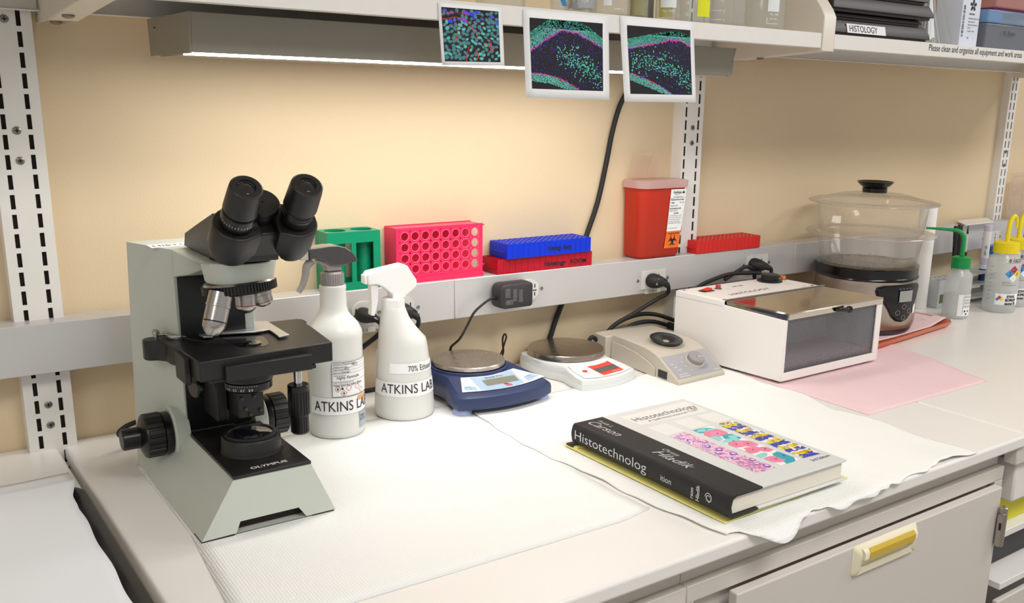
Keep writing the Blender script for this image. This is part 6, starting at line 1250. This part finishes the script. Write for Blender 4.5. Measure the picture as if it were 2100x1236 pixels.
fit_text(b, 'CE', .008, .008, lambda u, v: f(u, v+.001)); b.build('printing', mat('faint grey print', '7d7b7e', .5), cs)
b = MB(); P_ = spline([(.8830, -.0750, .1500), (.8770, -.0750, .1505), (.862, -.076, .146), (.8380, -.076, .130), (.8250, -.074, .108), (.8120, -.070, .085), (.8180, -.030, .060), (.8230, -.020, .042), (.826, -.016, .02), (.83, -.016, .004)], 10); b.tube(P_, .0022, 10); b.build('cable', M_rub, t, ang=60)
b = MB()
for k in range(5): b.M = axis_frame(P_[0+2*k], (P_[1]-P_[0])); b.lathe([(.0036-.0002*k, -.0006), (.0036-.0002*k, .0008)], 14)
b.M = ID; b.tube([P_[0], P_[9]], .0028, 12); b.build('strain_relief', M_rub, t)
t = thing('cable_loop', (.93, -.02, 0), 'small twisted loop of thin black cable standing up between the two balances', 'cable'); b = MB(); b.tube(spline([(.905, -.024, .004), (.916, -.026, .020), (.926, -.028, .036), (.9305, -.030, .052), (.9345, -.030, .064), (.9305, -.030, .0695), (.9265, -.030, .062), (.9270, -.030, .048), (.929, -.029, .036), (.926, -.026, .018), (.935, -.022, .004)], 8), .0017, 8); b.build('sheath', M_rub, t, ang=60)
# lamp cord dropping behind the raceway
lamp = thing('mains_cable', (1.03, -.008, 0), 'thick black cable dropping from the under-shelf lamp and passing behind the raceway', 'cable')
b = MB(); b.tube(spline([(1.232, -.046, .540), (1.2200, -.020, .515), (1.2050, -.0075, .480), (1.1880, -.0068, .430), (1.1760, -.0060, .370), (1.1590, -.0060, .300), (1.1380, -.0058, .245), (1.1150, -.0055, .190), (1.0900, -.0055, .130), (1.0640, -.0060, .075), (1.0480, -.0070, .036), (1.03, -.008, .006)], 8), .0048, 10); b.build('sheath', M_rub, lamp, ang=60)

# ================================================================ OPEN SHELVING UNDER THE RIGHT WORKTOP
t = thing('storage_unit', (1.75, -.4, -.90), 'open white storage unit under the right-hand worktop', 'cabinet'); M_wu = mat('white melamine', 'e9e7e3', .45, noise=.03, nscale=30)
for z in (-.1750, -.2620, -.5): b = MB(); b.box((1.4300, -.735 if z > -.2 else -.745, z-.012), (2.4, -.05, z)); b.build('shelf', M_wu, t, bevel=.001)
b = MB(); b.box((2.4005, -.735, -.90), (2.42, -.05, -.0205)); b.build('side_panel', M_wu, t); b = MB(); b.box((1.4300, -.0499, -.90), (2.42, -.04, -.0205)); b.build('back_panel', M_wu, t)
b = MB(); b.box((1.43, -.745, -.5), (1.95, -.735, -.2950)); b.build('drawer_front', M_cab, t, bevel=.002)
o = MB().box((1.408, -.752, -.0500), (1.62, -.7305, -.0215)).build('apron_strip', M_cab, bevel=.002); tag(o, 'short greige apron strip under the right worktop edge', 'trim')
o = MB().box((1.4330, -.742, -.1220), (1.62, -.40, -.0520)).build('white_box', M_white, bevel=.004); tag(o, 'white plastic box hanging under the right worktop', 'box')
t = thing('storage_bin', (1.6, -.6, -.175), 'yellow plastic bin on the open shelf at the lower right', 'bin'); M_yb = mat('yellow bin plastic', 'd9cf12', .45); b = MB()
for a, c in (((1.4340, -.715, -.1748), (1.78, -.712, -.1260)), ((1.4340, -.7119, -.1748), (1.437, -.45, -.1260)), ((1.4371, -.7119, -.1748), (1.78, -.45, -.1720)), ((1.777, -.7119, -.1719), (1.78, -.45, -.1260))): b.box(a, c)
b.build('body', M_yb, t, bevel=.001); b = MB(); b.box((1.4330, -.7195, -.1360), (1.50, -.7152, -.1255)); b.box((1.53, -.7195, -.1360), (1.78, -.7152, -.1255)); b.build('rim', M_yb, t)
o = MB().box((1.4360, -.70, -.2615), (1.80, -.45, -.2000)).build('black_box', M_blk, bevel=.003); tag(o, 'black box in the lower gap of the open storage unit', 'box')
